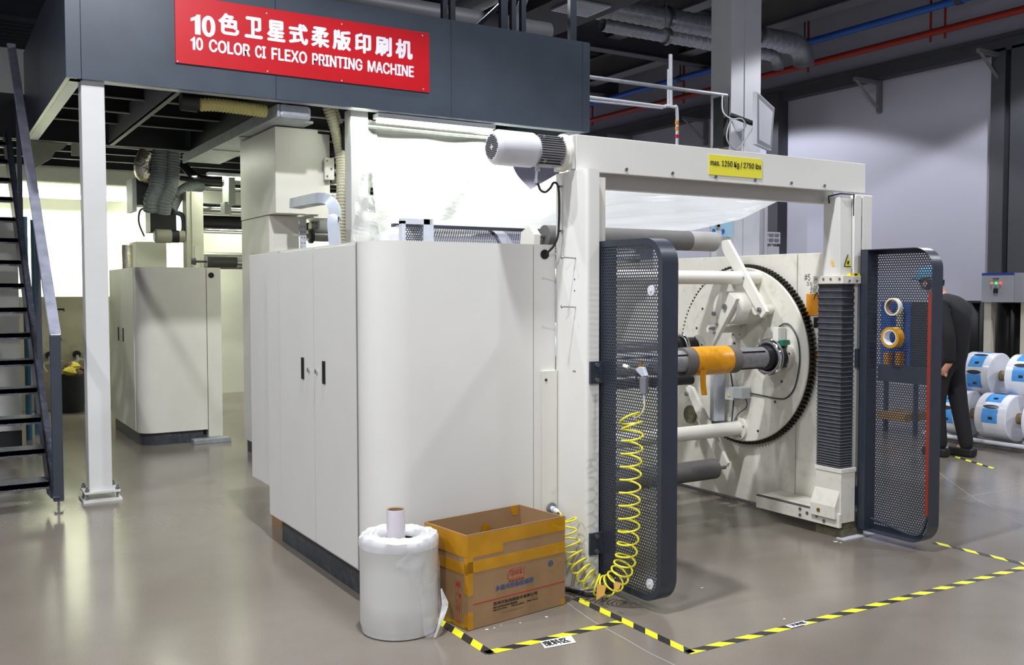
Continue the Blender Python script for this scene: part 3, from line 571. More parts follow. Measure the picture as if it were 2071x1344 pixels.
for xx in (2.765, 2.87):
    for zz in (-0.062, 0.062):
        b = MB(); b.cyl((xx, mc.y-0.085, mc.z+zz), (xx, mc.y-0.072, mc.z+zz), 0.008, 10); b.build('motor_bolt', steel, mo)
b = MB(); b.lathe((2.895, mc.y, mc.z), (1, 0, 0), [(0, 0.0), (0, 0.08), (0.025, 0.09), (0.025, 0.1), (0.04, 0.1), (0.04, 0)], 36); b.build('mounting_flange', cream2, mo, smooth=True)
b = MB(); b.cyl((2.77, mc.y, mc.z-0.085), (2.77, mc.y, mc.z-0.105), 0.014, 12); b.cyl((2.765, mc.y, mc.z-0.105), (2.757, mc.y-0.005, mc.z-0.155), 0.007, 8); b.cyl((2.757, mc.y-0.005, mc.z-0.15), (2.753, mc.y-0.005, mc.z-0.172), 0.01, 10); b.build('cable_gland', ltgrey, mo)
cp = [(2.753, 4.25, 2.165), PY(1088, 372, 4.25), PY(1093, 384, 4.27), PY(1103, 388, 4.28), PY(1113, 380, 4.285), PY(1119, 370, 4.29), PY(1126, 371, 4.29), PY(1130, 385, 4.29), PY(1131, 420, 4.29), PY(1130, 455, 4.29), PY(1128, 478, 4.285), PY(1120, 497, 4.30), PY(1110, 508, 4.32), Vector((2.875, 4.345, 1.79))]
b = MB(); b.tube(smooth_path(cp, 6), 0.0065, 8); cbl = b.build('motor_cable', black, smooth=True); tag(cbl, 'black cable curling from the motor into a hole in the cabinet', 'cable')
for (x, y) in ((1133, 377), (1134, 467)):
    p = PX(x, y, 2.94); b = MB(); b.box(p.x-0.008, 2.95, p.y-0.012, p.y+0.012, p.z-0.005, p.z+0.005); b.build('cable_clip', steel, cbl)
# ================================================================== GATES
def gate(name, label, X0, dirx, ya, yb, z0, z1, rc_=0.13, strip=True):
    """leaf in a YZ plane; ya hinge side, yb free side (smaller Y). sheet at X0, rim runs dirx from the sheet"""
    g = thing(name, (X0, ya, z0), label, 'gate')
    W = ya-yb; H = z1-z0; dep = 0.10
    def inside(u, v, m=0.0):
        if u < m or u > W-m or v < m or v > H-m: return False
        cu = W-rc_
        if u > cu:
            for cv, s_ in ((rc_, -1), (H-rc_, 1)):
                if (v-cv)*s_ > 0 and math.hypot(u-cu, v-cv) > rc_-m: return False
        return True
    mmb = perf_sheet(lambda u, v: inside(u, v, 0.012), W, H, 0.0178, 0.0060, lambda u, v: Vector((X0, ya-u, z0+v)))
    mmb.build('perforated_sheet', gatem, g, fixn=False)
    # rim outline
    def outline(off):
        r_ = rc_-off; pts = [(off, off)]
        for i in range(9): a = -PI/2+i*PI/16; pts.append((W-rc_+r_*math.cos(a), rc_+r_*math.sin(a)))
        for i in range(9): a = i*PI/16; pts.append((W-rc_+r_*math.cos(a), H-rc_+r_*math.sin(a)))
        pts.append((off, H-off)); return pts
    o0, o1, o2 = outline(0), outline(0.005), outline(0.032); n = len(o0)
    P = lambda uv, x: Vector((x, ya-uv[0], z0+uv[1]))
    b = MB(); xa, xb = X0-dirx*0.002, X0+dirx*dep
    for A, B, xA, xB in ((o0, o0, xa, xb), (o0, o1, xb, xb), (o1, o1, xb, xa), (o0, o2, xa, xa)):
        b.add([P(q, xA) for q in A]+[P(q, xB) for q in B], [[i, (i+1) % n, n+(i+1) % n, n+i] for i in range(n)])
    b.build('rim', gatem, g, smooth=True)
    # hinge-side hollow section
    b = MB(); b.box(X0-dirx*0.003, X0+dirx*dep, ya-0.055, ya, z0, z1); b.build('hinge_stile', gatem, g, bev=0.002)
    return g, W, H
GL, GW, GH = gate('safety_gate', 'dark perforated gate on the left column, with yellow hose hanging on it', 3.05, 1, 4.12, 3.575, 0.045, 1.86)
for zz in (1.6, 0.14):
    b = MB(); b.cyl((3.049, 3.655, zz), (3.043, 3.655, zz), 0.026, 24); b.cyl((3.043, 3.655, zz), (3.038, 3.655, zz), 0.007, 8); b.build('striker_disc', ltgrey, GL, smooth=True)
for zz in (1.17, 0.26):
    hh = MB(); hh.box(2.965, 3.05, 4.045, 4.06, zz-0.058, zz+0.058); h_ = hh.build('hinge_plate', gatem, GL)
    q = MB()
    for dz in (-0.04, 0.04): q.cyl((3.005, 4.046, zz+dz), (3.005, 4.036, zz+dz), 0.012, 10)
    q.build('hinge_bolt', steel, h_)
b = MB(); b.box(3.07, 3.09, 3.60, 3.615, 0.2, 1.72); b.build('rubber_strip', redpipe, GL)
GR, _, _ = gate('safety_gate', 'dark perforated gate on the right column, with two tape rolls hanging inside', 5.25, -1, 4.095, 3.575, 0.045, 1.86)
b = MB(); b.box(5.19, 5.225, 3.605, 3.63, 0.22, 1.58); b.build('rubber_strip', mat('red_rubber', (138, 44, 26), 0.5), GR)
b = MB(); b.tube(smooth_path([(5.2, 4.03, 0.12), (5.2, 3.95, 0.115), (5.2, 3.75, 0.08), (5.2, 3.66, 0.10), (5.2, 3.615, 0.22)]), 0.009, 8); b.build('strip_cable', slated, GR, smooth=True)
for zz in (1.16, 0.26):
    hh = MB(); hh.box(5.135, 5.25, 4.097, 4.117, zz-0.06, zz+0.06); hh.build('hinge_plate', gatem, GR)
def tape_roll(nm, x, y, X, R_, r_, wd_, mo_, mi_, label):
    p = PX(x, y, X); t = thing(nm, (p.x, p.y, p.z-R_), label, 'tape')
    b = MB(); b.lathe((p.x-wd_/2, p.y, p.z), (1, 0.0, 0), [(0, r_), (0, R_), (wd_, R_), (wd_, r_)], 36); b.build('tape_winding', mo_, t, smooth=True)
    b = MB(); b.lathe((p.x-wd_/2-0.001, p.y, p.z), (1, 0.0, 0), [(0, r_-0.004), (0, r_), (wd_+0.002, r_), (wd_+0.002, r_-0.004), (0, r_-0.004)], 36); b.build('paper_core', mi_, t, smooth=True)
    b = MB(); b.tube([(p.x, p.y, p.z+r_-0.006), (5.25, p.y, p.z+r_-0.002)], 0.003, 6); b.build('wire_hook', steel, t)
tape_roll('white_tape_roll', 1807, 620, 5.19, 0.055, 0.047, 0.03, mat('masking_tape', (222, 220, 206), 0.6), paperc, 'thin nearly empty white tape roll hanging inside the right gate')
tape_roll('brown_tape_roll', 1805, 682, 5.18, 0.066, 0.048, 0.055, btape, paper, 'brown packing tape roll hanging inside the right gate')
# ================================================================== FAR SIDE FRAME + TURRET
fr_ = thing('far_side_frame', (5.3, 5.5, 0), 'tall cream side frame panel behind the toothed gear wheel', 'machine frame')
b = MB(); b.box(5.22, 5.42, 4.686, 5.96, 0.03, 1.858); b.build('frame_panel', creamw, fr_, bev=0.003)
b = MB(); b.box(5.222, 5.42, 4.36, 4.68, 0.03, 1.856); b.build('frame_panel', creamw, fr_, bev=0.003)
b = MB(); b.box(5.224, 5.42, 5.965, 7.2, 0.03, 1.856); b.build('frame_panel', creamw, fr_, bev=0.003)
p0, p1 = PX(1632, 594, 5.22), PX(1661, 638, 5.22)
b = MB(); b.box(5.214, 5.22, p1.y, p0.y, p1.z, p0.z); op = b.build('orange_placard', orangep, fr_)
b = MB(); b.tube([(5.213, p1.y+0.05, p1.z+0.13), (5.213, p1.y+0.035, p1.z+0.16), (5.213, p1.y+0.02, p1.z+0.11)], 0.004, 5); b.tube([(5.213, p1.y+0.06, p1.z+0.11), (5.213, p1.y+0.045, p1.z+0.15)], 0.003, 5); b.build('pen_mark', dkt, op)
for (a, c) in ((1626, 1637), (1646, 1660)):
    p0, p1 = PX(a, 641, 5.22), PX(c, 663, 5.22); b = MB(); b.box(5.216, 5.222, p1.y, p0.y, p1.z, p0.z); b.build('oblong_slot', blackd, fr_, bev=0.006)
for s_, x, y, h in (('#5', 1627, 567, 0.045), ('35', 1631, 577, 0.025), ('675', 1640, 584, 0.022), ('28', 1638, 592, 0.03)):
    p = PX(x, y, 5.2195); text('handwriting', s_, 0.04, p, (0, -1, 0), (0, 0, 1), mat('pencil_grey', (110, 110, 104), 0.8), fr_, height=h, width=0.05 if len(s_) < 3 else 0.055)
p = PX(1655, 716, 5.2195); b = MB(); b.add([(5.219, p.y+0.04, p.z-0.03), (5.219, p.y-0.04, p.z-0.03), (5.219, p.y, p.z+0.04)], [(0, 1, 2)]); b.build('warning_triangle', ora, fr_)
tr = thing('reel_turret', (5.1, 5.16, 0.4), 'round cream reel turret with black gear teeth, arms, bars and rollers', 'turret')
CY, CZ, RR = 5.16, 1.125, 0.645
b = MB(); b.lathe((5.15, CY, CZ), (1, 0, 0), [(0, 0.0), (0, RR-0.006), (0.006, RR), (0.016, RR)], 96); b.build('turret_disc', creamw, tr, smooth=True)
b = MB(); vs = []; NT = 132
for k in range(NT*4):
    a = 2*PI*k/(NT*4); rr = RR+0.024 if k % 4 in (1, 2) else RR-0.002
    vs.append((CY+math.cos(a)*rr, CZ+math.sin(a)*rr))
b.prism([(5.164, y, z) for y, z in vs], (0.05, 0, 0)); b.build('gear_ring', mat('oily_gear_steel', (44, 42, 34), 0.45, 0.4, var=0.3, scale=30), tr)
def bar(y, z, x0, x1, r, m, name, n=28): q = MB(); q.cyl((x0, y, z), (x1, y, z), r, n); return q.build(name, m, tr, smooth=True)
def flange(y, z, r, x=5.15, t=0.02, m=cream2): 
    q = MB(); q.cyl((x-t, y, z), (x, y, z), r, 28); f_ = q.build('bar_flange', m, tr, smooth=True)
    q = MB()
    for k in range(5): a = k*2*PI/5+0.3; q.cyl((x-t-0.006, y+math.cos(a)*r*0.8, z+math.sin(a)*r*0.8), (x-t, y+math.cos(a)*r*0.8, z+math.sin(a)*r*0.8), 0.007, 8)
    q.build('flange_bolts', steel, f_)
bar(4.99, 1.69, 3.2, 5.15, 0.047, cream2, 'spreader_bar'); flange(5.10, 1.63, 0.075)
bar(5.16, 0.575, 3.2, 5.15, 0.052, cream2, 'spreader_bar'); flange(5.16, 0.575, 0.085)
bar(4.86, 1.463, 5.0, 5.15, 0.036, cream2, 'pivot_spindle')
def plate(pts, X, th, name, m=cream2): q = MB(); q.prism([PX(x, y, X) for x, y in pts], (th, 0, 0)); return q.build(name, m, tr, bev=0.002)
a1 = plate([(1457, 493), (1460, 487), (1471, 484), (1550, 630), (1539, 643), (1527, 622), (1463, 512)], 4.97, 0.03, 'swing_arm')
a2 = plate([(1386, 783), (1391, 779), (1399, 783), (1471, 936), (1468, 944), (1456, 942), (1428, 885)], 4.97, 0.03, 'swing_arm')
for (x, y, pa) in ((1502, 562, a1), (1537, 626, a1), (1390, 796, a2)):
    p = PX(x, y, 4.97); q = MB(); q.cyl((4.97, p.y, p.z), (4.955, p.y, p.z), 0.017, 12); q.cyl((4.955, p.y, p.z), (4.95, p.y, p.z), 0.010, 6); q.build('arm_bolt', steel, pa)
bar(5.235, 1.957, 3.46, 4.70, 0.071, rubg, 'grey_roller'); bar(5.235, 1.957, 4.70, 4.95, 0.0715, rubl, 'roller_end_sleeve')
bar(5.235, 1.957, 3.36, 4.98, 0.016, steel, 'roller_axle')
q = MB(); q.prism([(3.32, 5.15, 1.86), (3.32, 5.32, 1.86), (3.32, 5.30, 1.98), (3.32, 5.20, 2.02), (3.32, 5.14, 1.96)], (0.05, 0, 0)); q.build('roller_bracket', cream2, tr, bev=0.003)
pz = PX(1459, 945, 4.93); bar(pz.y, pz.z, 3.3, 4.86, 0.073, rubg, 'grey_roller'); bar(pz.y, pz.z, 4.86, 4.97, 0.014, steel, 'roller_axle')
ps_ = PX(1575, 721, 5.1); SY, SZ = ps_.y, ps_.z
sh = bar(SY, SZ, 3.2, 4.95, 0.076, steeld, 'reel_shaft')
q = MB()
for a in (2.45, 4.2): 
    yy_, zz = SY+math.cos(a)*0.0765, SZ+math.sin(a)*0.0765; q.box(3.25, 4.9, yy_-0.007, yy_+0.007, zz-0.004, zz+0.004)
q.build('expanding_strips', black, sh)
xk = [PY(x, 722, SY-0.06).x for x in (1390, 1408, 1480, 1497)]
q = MB(); q.lathe((xk[0], SY, SZ), (1, 0, 0), [(0, 0.078), (0, 0.094), (xk[3]-xk[0], 0.094), (xk[3]-xk[0], 0.078)], 36); co = q.build('paper_core', mat('grey_core_paper', (96, 92, 86), 0.8, var=0.2), tr, smooth=True)
q = MB(); q.cyl((xk[1], SY, SZ), (xk[2], SY, SZ), 0.0955, 36, cap=False); q.build('orange_tape_wrap', ora, co, smooth=True)
q = MB(); xm = xk[1]+0.01; q.grid(lambda u, v: Vector((xm+v*0.05+u*0.03, SY-0.09+0.02*math.sin(u*2), SZ-0.05-u*0.17)), 6, 2); q.build('tape_tail', ora, co, solid=0.001)
def torus(c, R_, r_, name, m, parent, ax=(1, 0, 0)):
    q = MB(); q.lathe(Vector(c), ax, [(r_*math.sin(2*PI*k/16), R_+r_*math.cos(2*PI*k/16)) for k in range(17)], 48); return q.build(name, m, parent, smooth=True)
torus((5.0, SY, SZ), 0.108, 0.024, 'chrome_ring', chrome, tr); bar(SY, SZ, 4.93, 5.10, 0.085, mat('dark_hub', (46, 46, 50), 0.4, 0.4), 'shaft_hub'); flange(SY, SZ, 0.105, 5.15, 0.03)
S2 = PX(1395, 702, 5.1); torus((5.0, S2.y, S2.z), 0.095, 0.018, 'chrome_ring', chrome, tr); bar(S2.y, S2.z, 3.2, 4.93, 0.062, steel, 'reel_shaft'); bar(S2.y, S2.z, 4.93, 5.15, 0.08, mat('dark_hub', (46, 46, 50)), 'shaft_hub'); flange(S2.y-0.03, S2.z, 0.10)
pq = PX(1398, 767, 4.8); bar(pq.y, pq.z, 3.2, 4.8, 0.036, black, 'black_roller')
pd = PX(1495, 622, 5.0); bar(pd.y, pd.z, 4.86, 5.15, 0.118, cream2, 'brake_drum', 40)
a3 = plate([(1474, 592), (1489, 604), (1484, 616), (1440, 700), (1432, 745), (1415, 745), (1425, 700), (1452, 640), (1466, 612)], 4.82, 0.035, 'drum_bracket')
for (x, y, rr) in ((1467, 620, 0.02), (1445, 634, 0.016), (1444, 664, 0.012), (1452, 655, 0.008), (1438, 664, 0.008), (1446, 673, 0.008)):
    p = PX(x, y, 4.82); q = MB(); q.cyl((4.82, p.y, p.z), (4.805, p.y, p.z), rr, 12); q.build('bracket_bolt', steel, a3)
pe = PX(1485, 664, 5.1); bar(pe.y, pe.z, 4.85, 5.13, 0.03, cream2, 'idler_stub'); flange(pe.y, pe.z, 0.07, 5.15, 0.03)
pg_ = PX(1448, 772, 5.05); ph = PX(1448, 850, 5.05)
q = MB(); q.box(5.02, 5.1, ph.y-0.04, ph.y+0.035, ph.z, pg_.z+0.1); q.box(5.01, 5.02, ph.y-0.035, ph.y-0.02, ph.z, pg_.z+0.1); q.build('air_cylinder', alu, tr, bev=0.003)
q = MB(); q.box(5.05, 5.14, ph.y-0.16, ph.y+0.05, ph.z-0.04, ph.z-0.005); q.build('cylinder_foot', steel, tr)
pb1, pb2 = PX(1466, 781, 5.06), PX(1502, 812, 5.06)
q = MB(); q.box(5.06, 5.14, pb1.y-0.085, pb1.y, pb2.z, pb1.z); q.box(5.05, 5.14, pb2.y, pb1.y-0.09, pb2.z+0.02, pb1.z+0.005); jb = q.build('junction_box', mat('jbox_grey', (178, 182, 184), 0.45), tr, bev=0.003)
p = PX(1474, 797, 5.055); q = MB(); q.add([(5.055, p.y+0.016, p.z-0.014), (5.055, p.y-0.016, p.z-0.014), (5.055, p.y, p.z+0.016)], [(0, 1, 2)]); q.build('warning_sticker', yels, jb)
q = MB(); q.tube(smooth_path([PX(x, y, 5.14) for x, y in ((1505, 792), (1540, 799), (1575, 806), (1592, 803), (1606, 785), (1615, 750), (1617, 715), (1612, 682), (1600, 660), (1588, 654), (1576, 660))]), 0.005, 6); q.build('sensor_cable', slated, tr, smooth=True)
q = MB(); q.tube(smooth_path([PX(x, y, 5.12) for x, y in ((1504, 803), (1511, 812), (1508, 825), (1495, 835), (1485, 850))]), 0.004, 6); q.tube(smooth_path([PX(x, y, 5.1) for x, y in ((1478, 755), (1481, 775), (1484, 800), (1480, 852))]), 0.006, 6); q.build('sensor_cable', slated, tr, smooth=True)
p = PX(1573, 676, 5.08); q = MB(); q.box(5.06, 5.14, p.y-0.02, p.y+0.03, p.z-0.05, p.z+0.05); q.build('sensor_bracket', cream2, tr, bev=0.004)
p = PX(1578, 693, 5.08); q = MB(); q.box(5.07, 5.14, p.y-0.03, p.y+0.02, p.z-0.02, p.z+0.02); q.build('green_sensor', green, tr)
for (x, y) in ((1421, 624), (1409, 663), (1485, 694), (1568, 812), (1533, 871), (1435, 848), (1581, 771)):
    p = PX(x, y, 5.149); q = MB(); q.cyl((5.149, p.y, p.z), (5.146, p.y, p.z), 0.009, 10); q.build('disc_hole', dkt, tr)
p = PX(1395, 838, 5.14); q = MB(); q.cyl((5.14, p.y, p.z), (5.149, p.y, p.z), 0.075, 12); q.build('oily_pinion', grime, tr)
# chrome rail and white duct behind turret
b = MB(); b.cyl((3.3, 6.3, 1.93), (5.1, 6.3, 1.93), 0.03, 20); b.cyl((3.3, 6.3, 1.86), (5.1, 6.3, 1.86), 0.022, 16); b.box(5.08, 5.22, 6.24, 6.36, 1.7, 1.98); tag(b.build('chrome_guide_roller', chrome, smooth=True), 'thin shiny chrome roller behind the thick grey roller', 'roller')
# ================================================================== FOREGROUND THINGS
fx = thing('film_roll', (1.885, 4.10, 0), 'large upright roll of clear plastic film standing on the floor by the cardboard box', 'film roll')
fc_ = Vector((1.885, 4.10, 0))
def wave(a, k, ph): return math.sin(a*k+ph)
b = MB()
prof = [(0.0, 0.170), (0.004, 0.176), (0.03, 0.180), (0.04, 0.184), (0.15, 0.184), (0.3, 0.1845), (0.395, 0.186), (0.405, 0.188)]
b.lathe(fc_+Vector((0, 0, 0.001)), (0, 0, 1), prof, 64); b.build('wound_film', filmb, fx, smooth=True)
rng = random.Random(5)
rings = [(0.405, 0.188), (0.43, 0.189), (0.448, 0.186), (0.458, 0.177), (0.455, 0.160), (0.462, 0.148), (0.452, 0.138), (0.46, 0.122), (0.45, 0.112), (0.457, 0.104), (0.447, 0.094), (0.43, 0.087), (0.36, 0.084)]
n = 72; vs = []
for k, (z, r) in enumerate(rings):
    for i in range(n):
        a = 2*PI*i/n; wv = 0.0018*wave(a, 3, k)+0.0012*wave(a, 13+k % 3, k*2)+rng.uniform(-.0006, .0006)
        vs.append(fc_+Vector((math.cos(a)*(r+wv*(k > 0)), math.sin(a)*(r+wv*(k > 0)), z+(wv*1.6 if k > 1 else 0))))
b = MB(); b.add(vs, [[k*n+i, k*n+(i+1) % n, (k+1)*n+(i+1) % n, (k+1)*n+i] for k in range(len(rings)-1) for i in range(n)]); b.build('film_end_folds', film, fx, smooth=True)
b = MB(); b.lathe(fc_+Vector((0, 0, 0.02)), (0, 0, 1), [(0, 0.0), (0, 0.082), (0.405, 0.082), (0.405, 0.074), (0.02, 0.074), (0.02, 0.0)], 32); b.build('black_core', black, fx, smooth=True)
it = Vector((1.868, 4.095, 0)); b = MB(); b.lathe(it+Vector((0, 0, 0.045)), (0, 0, 1), [(0, 0.043), (0.525, 0.044), (0.53, 0.042)], 32); b.build('inner_wrapped_tube', mat('wrapped_tube_film', (196, 190, 194), 0.25, coat=0.6, var=0.04), fx, smooth=True)
b = MB(); b.lathe(it+Vector((0, 0, 0.045)), (0, 0, 1), [(0.529, 0.042), (0.527, 0.036), (0.02, 0.036), (0.02, 0)], 32); b.build('tube_paper', paperc, fx, smooth=True)
def ruled(L_, R_, nu=14, nv=8, amp=0.006, seed=1):
    rg = random.Random(seed); ph = [rg.uniform(0, 6) for _ in range(4)]
    def ip(P, t): t = t*(len(P)-1); i = min(int(t), len(P)-2); return P[i].lerp(P[i+1], t-i)
    def fn(u, v):
        p = ip(L_, u).lerp(ip(R_, u), v); wgt = math.sin(PI*min(1, max(0, v)))
        return p+Vector((amp*wave(v*7+u*3, 1, ph[0]), -amp*0.8*wave(u*11+v*4, 1, ph[1]), amp*.6*wave(v*9, 1, ph[2])))
    b = MB(); b.grid(fn, nu, nv); return b
ruled([PY(798, 1141, 3.905), PY(825, 1120, 3.905), PY(866, 1097, 3.93)], [PY(815, 1153, 3.905), PY(832, 1170, 3.90), PY(846, 1191, 3.90)], 12, 8, 0.004, 3).build('film_flap', sheetv, fx, smooth=True)
ruled([PY(866, 1097, 3.93), PY(852, 1160, 3.90), PY(846, 1191, 3.90), PY(855, 1240, 3.90), PY(862, 1287, 3.885)],
      [PY(884, 1092, 4.03), PY(888, 1140, 4.0), PY(892, 1195, 3.97), PY(897, 1240, 3.93), PY(880, 1287, 3.89)], 18, 8, 0.006, 4).build('film_flap', sheetv, fx, smooth=True)
ruled([PY(892, 1190, 3.97), PY(894, 1225, 3.94), PY(886, 1260, 3.90), PY(876, 1288, 3.885)], [PY(894, 1188, 3.98), PY(908, 1220, 3.95), PY(895, 1255, 3.90), PY(880, 1288, 3.885)], 10, 4, 0.002, 6).build('film_flap', sheetw, fx, smooth=True)
# ---- cardboard box
BA = math.radians(7.3); ex = Vector((math.cos(BA), math.sin(BA), 0)); ey = Vector((-math.sin(BA), math.cos(BA), 0)); BO = Vector((2.143, 3.892, 0)); BW, BD, BH = 0.612, 0.365, 0.452
def BT(u, v, z): return BO+ex*u+ey*v+Vector((0, 0, z))
def obox(b, u0, u1, v0, v1, z0, z1, mi=0): return b.prism([BT(u0, v0, z0), BT(u1, v0, z0), BT(u1, v1, z0), BT(u0, v1, z0)], (0, 0, z1-z0), mi)
bx = thing('cardboard_box', BT(BW/2, BD/2, 0), 'open cardboard box patched with brown packing tape beside the film roll', 'box')
th = 0.006
for nm, q in (('box_side', (0, BW, 0, th)), ('box_side', (0, BW, BD-th, BD)), ('box_side', (0, th, th, BD-th)), ('box_side', (BW-th, BW, th, BD-th))):
    b = MB(); obox(b, *q, 0.003, BH+(0.004 if q[0] == 0 and q[3] == th else 0)); b.build(nm, card, bx)
b = MB(); obox(b, th, BW-th, th, BD-th, 0.003, 0.010); b.build('box_bottom', cardi, bx)
e = -0.0012
def tp(u0, u1, z0, z1, face='f', nm='packing_tape'):
    b = MB()
    if face == 'f': obox(b, u0, u1, e, 0.0, z0, z1)
    elif face == 'l': obox(b, e, 0.0, u0, u1, z0, z1)
    elif face == 'r': obox(b, BW, BW+0.001, u0, u1, z0, z1)
    return b.build(nm, btape, bx)
tp(e, 0.21, 0.345, BH-.002); tp(0.21, BW, 0.385, BH-.002); tp(e, BW, 0.272, 0.326); tp(e, 0.03, 0.165, 0.345); tp(e, 0.03, 0.003, 0.085)
tp(0, BD, 0.345, BH-.002, 'l'); tp(0, BD, 0.262, 0.315, 'l'); tp(0, 0.03, 0.17, 0.35, 'l'); tp(0, 0.03, 0.003, 0.07, 'l'); tp(0, BD, 0.003, 0.02, 'l'); tp(0.30, BD, 0.003, 0.09, 'l')
tp(BW-0.03, BW, 0.003, 0.03); tp(0, BD, 0.385, BH-.002, 'r'); tp(0, BD, 0.272, 0.326, 'r')
b = MB(); b.add([BT(0.345, BD-th-0.001, 0.32), BT(0.39, BD-th-0.001, 0.31), BT(0.395, BD-th-0.02, 0.38), BT(0.35, BD-th-0.012, 0.39)], [(0, 1, 2, 3)]); b.add([BT(0.56, BD-th-0.001, 0.40), BT(0.595, BD-th-0.001, 0.40), BT(0.60, BD-th-0.001, BH), BT(0.54, BD-th-0.001, BH)], [(0, 1, 2, 3)]); b.build('inner_tape', btape, bx)
b = MB(); obox(b, 0.03, BW, -0.0008, 0.0, 0.118, 0.123); b.build('red_line', mat('red_ink', (168, 44, 28), 0.7), bx)
redink = mat('red_ink', (168, 44, 28)); blueink = mat('blue_ink', (70, 92, 132), 0.7); dink = mat('brown_black_ink', (62, 50, 38), 0.7)
def ub(y): return y
def bt(s_, u, z, w_, h_, m_, face='f', bold=0.0012, nm='printed_text', shear=0.0):
    if face == 'f': return text(nm, s_, 0.05, BT(u, -0.0004, z), ex, (0, 0, 1), m_, bx, bold=bold, width=w_, height=h_, shear=shear)
    return text(nm, s_, 0.05, BT(-0.0004, u, z), -ey, (0, 0, 1), m_, bx, bold=bold, width=w_, height=h_)
# rounded logo frame, drawn as it stands
def oframe(pts, r, m_, nm):
    b = MB(); b.tube([BT(u, -0.0005, z) for u, z in pts], r, 4); return b.build(nm, m_, bx)
lz = 0.225; lu = 0.235
oframe([(lu+0.012, lz-0.024), (lu+0.098, lz-0.022), (lu+0.108, lz-0.018), (lu+0.102, lz), (lu+0.112, lz+0.026), (lu+0.024, lz+0.024), (lu+0.006, lz+0.016), (lu, lz), (lu+0.003, lz-0.018), (lu+0.012, lz-0.024)], 0.0016, redink, 'logo_frame')
bt('Tipack', lu+0.012, lz-0.016, 0.084, 0.036, redink, shear=0.3, bold=0.0)
bt('天 怡 包 装 股', lu+0.01, lz-0.038, 0.095, 0.007, redink, bold=0.0002)
bt('多层共挤热收缩袋', 0.165, 0.158, 0.235, 0.025, blueink, bold=0.0010)
bt('苏州天怡包装技术有限公司', 0.15, 0.090, 0.275, 0.017, dink, bold=0.0006)
bt('地址: 苏州市吴中区胥口镇新峰路', 0.148, 0.076, 0.15, 0.008, dink, bold=0.0003); bt('邮编: 215164', 0.385, 0.079, 0.04, 0.006, dink, bold=0.0)
bt('电话: 0512-66931', 0.148, 0.064, 0.085, 0.007, dink, bold=0.0002); bt('传真: 0512-66931', 0.26, 0.064, 0.08, 0.007, dink, bold=0.0002); bt('邮箱: tipack', 0.36, 0.066, 0.07, 0.007, dink, bold=0.0002)
bt('www.tipack.com', 0.20, 0.040, 0.135, 0.010, mat('faded_ink', (128, 100, 76), 0.8), bold=0.0)
# quality mark
b = MB(); obox(b, 0.497, 0.53, -0.0008, 0.0, 0.195, 0.255); b.build('mark_panel', mat('teal_tint_ink', (140, 124, 88), 0.8), bx)
b = MB(); b.cyl(BT(0.514, -0.0008, 0.230), BT(0.514, -0.0016, 0.230), 0.0155, 24); b.build('mark_disc', mat('teal_ink', (36, 84, 104), 0.7), bx)
bt('S', 0.508, 0.220, 0.012, 0.021, card, bold=0.0); 
for q in [x for x in bx.children if x.name.startswith('printed_text')][-1:]: q.location = q.location-ey*0.0014
# handling icons on the left side
def lfr(u0, u1, z0, z1):
    b = MB(); b.tube([BT(-0.0008, u0, z0), BT(-0.0008, u1, z0), BT(-0.0008, u1, z1), BT(-0.0008, u0, z1), BT(-0.0008, u0, z0)], 0.0006, 4); b.build('icon_frame', redink, bx)
lfr(0.055, 0.10, 0.165, 0.225); lfr(0.055, 0.10, 0.100, 0.162); lfr(0.055, 0.10, 0.025, 0.097)
cr = mat('red_icon_ink', (176, 34, 44), 0.7)
b = MB(); b.add([BT(-0.001, 0.078+0.018*math.cos(a*PI/10), 0.196+0.018*math.sin(a*PI/10)) for a in range(11)], [list(range(11))]); b.tube([BT(-0.001, 0.078, 0.214), BT(-0.001, 0.078, 0.175), BT(-0.001, 0.084, 0.172)], 0.001, 4); b.build('umbrella_icon', cr, bx)
b = MB(); b.add([BT(-0.001, 0.058, 0.160), BT(-0.001, 0.058, 0.140), BT(-0.001, 0.063, 0.143), BT(-0.001, 0.066, 0.138), BT(-0.001, 0.068, 0.146), BT(-0.001, 0.076, 0.150), BT(-0.001, 0.072, 0.160)], [list(range(7))]); b.tube([BT(-0.001, 0.096, 0.122), BT(-0.001, 0.078, 0.136), BT(-0.001, 0.060, 0.124)], 0.0008, 4); b.tube([BT(-0.001, 0.096, 0.112), BT(-0.001, 0.060, 0.113)], 0.0008, 4); b.build('keep_from_sun_icon', cr, bx)
b = MB()
for u in (0.070, 0.086): b.tube([BT(-0.001, u, 0.038), BT(-0.001, u, 0.085)], 0.0012, 4); b.add([BT(-0.001, u-0.006, 0.078), BT(-0.001, u+0.006, 0.078), BT(-0.001, u, 0.090)], [(0, 1, 2)])
b.tube([BT(-0.001, 0.062, 0.034), BT(-0.001, 0.094, 0.034)], 0.0015, 4); b.build('this_way_up_icon', cr, bx)
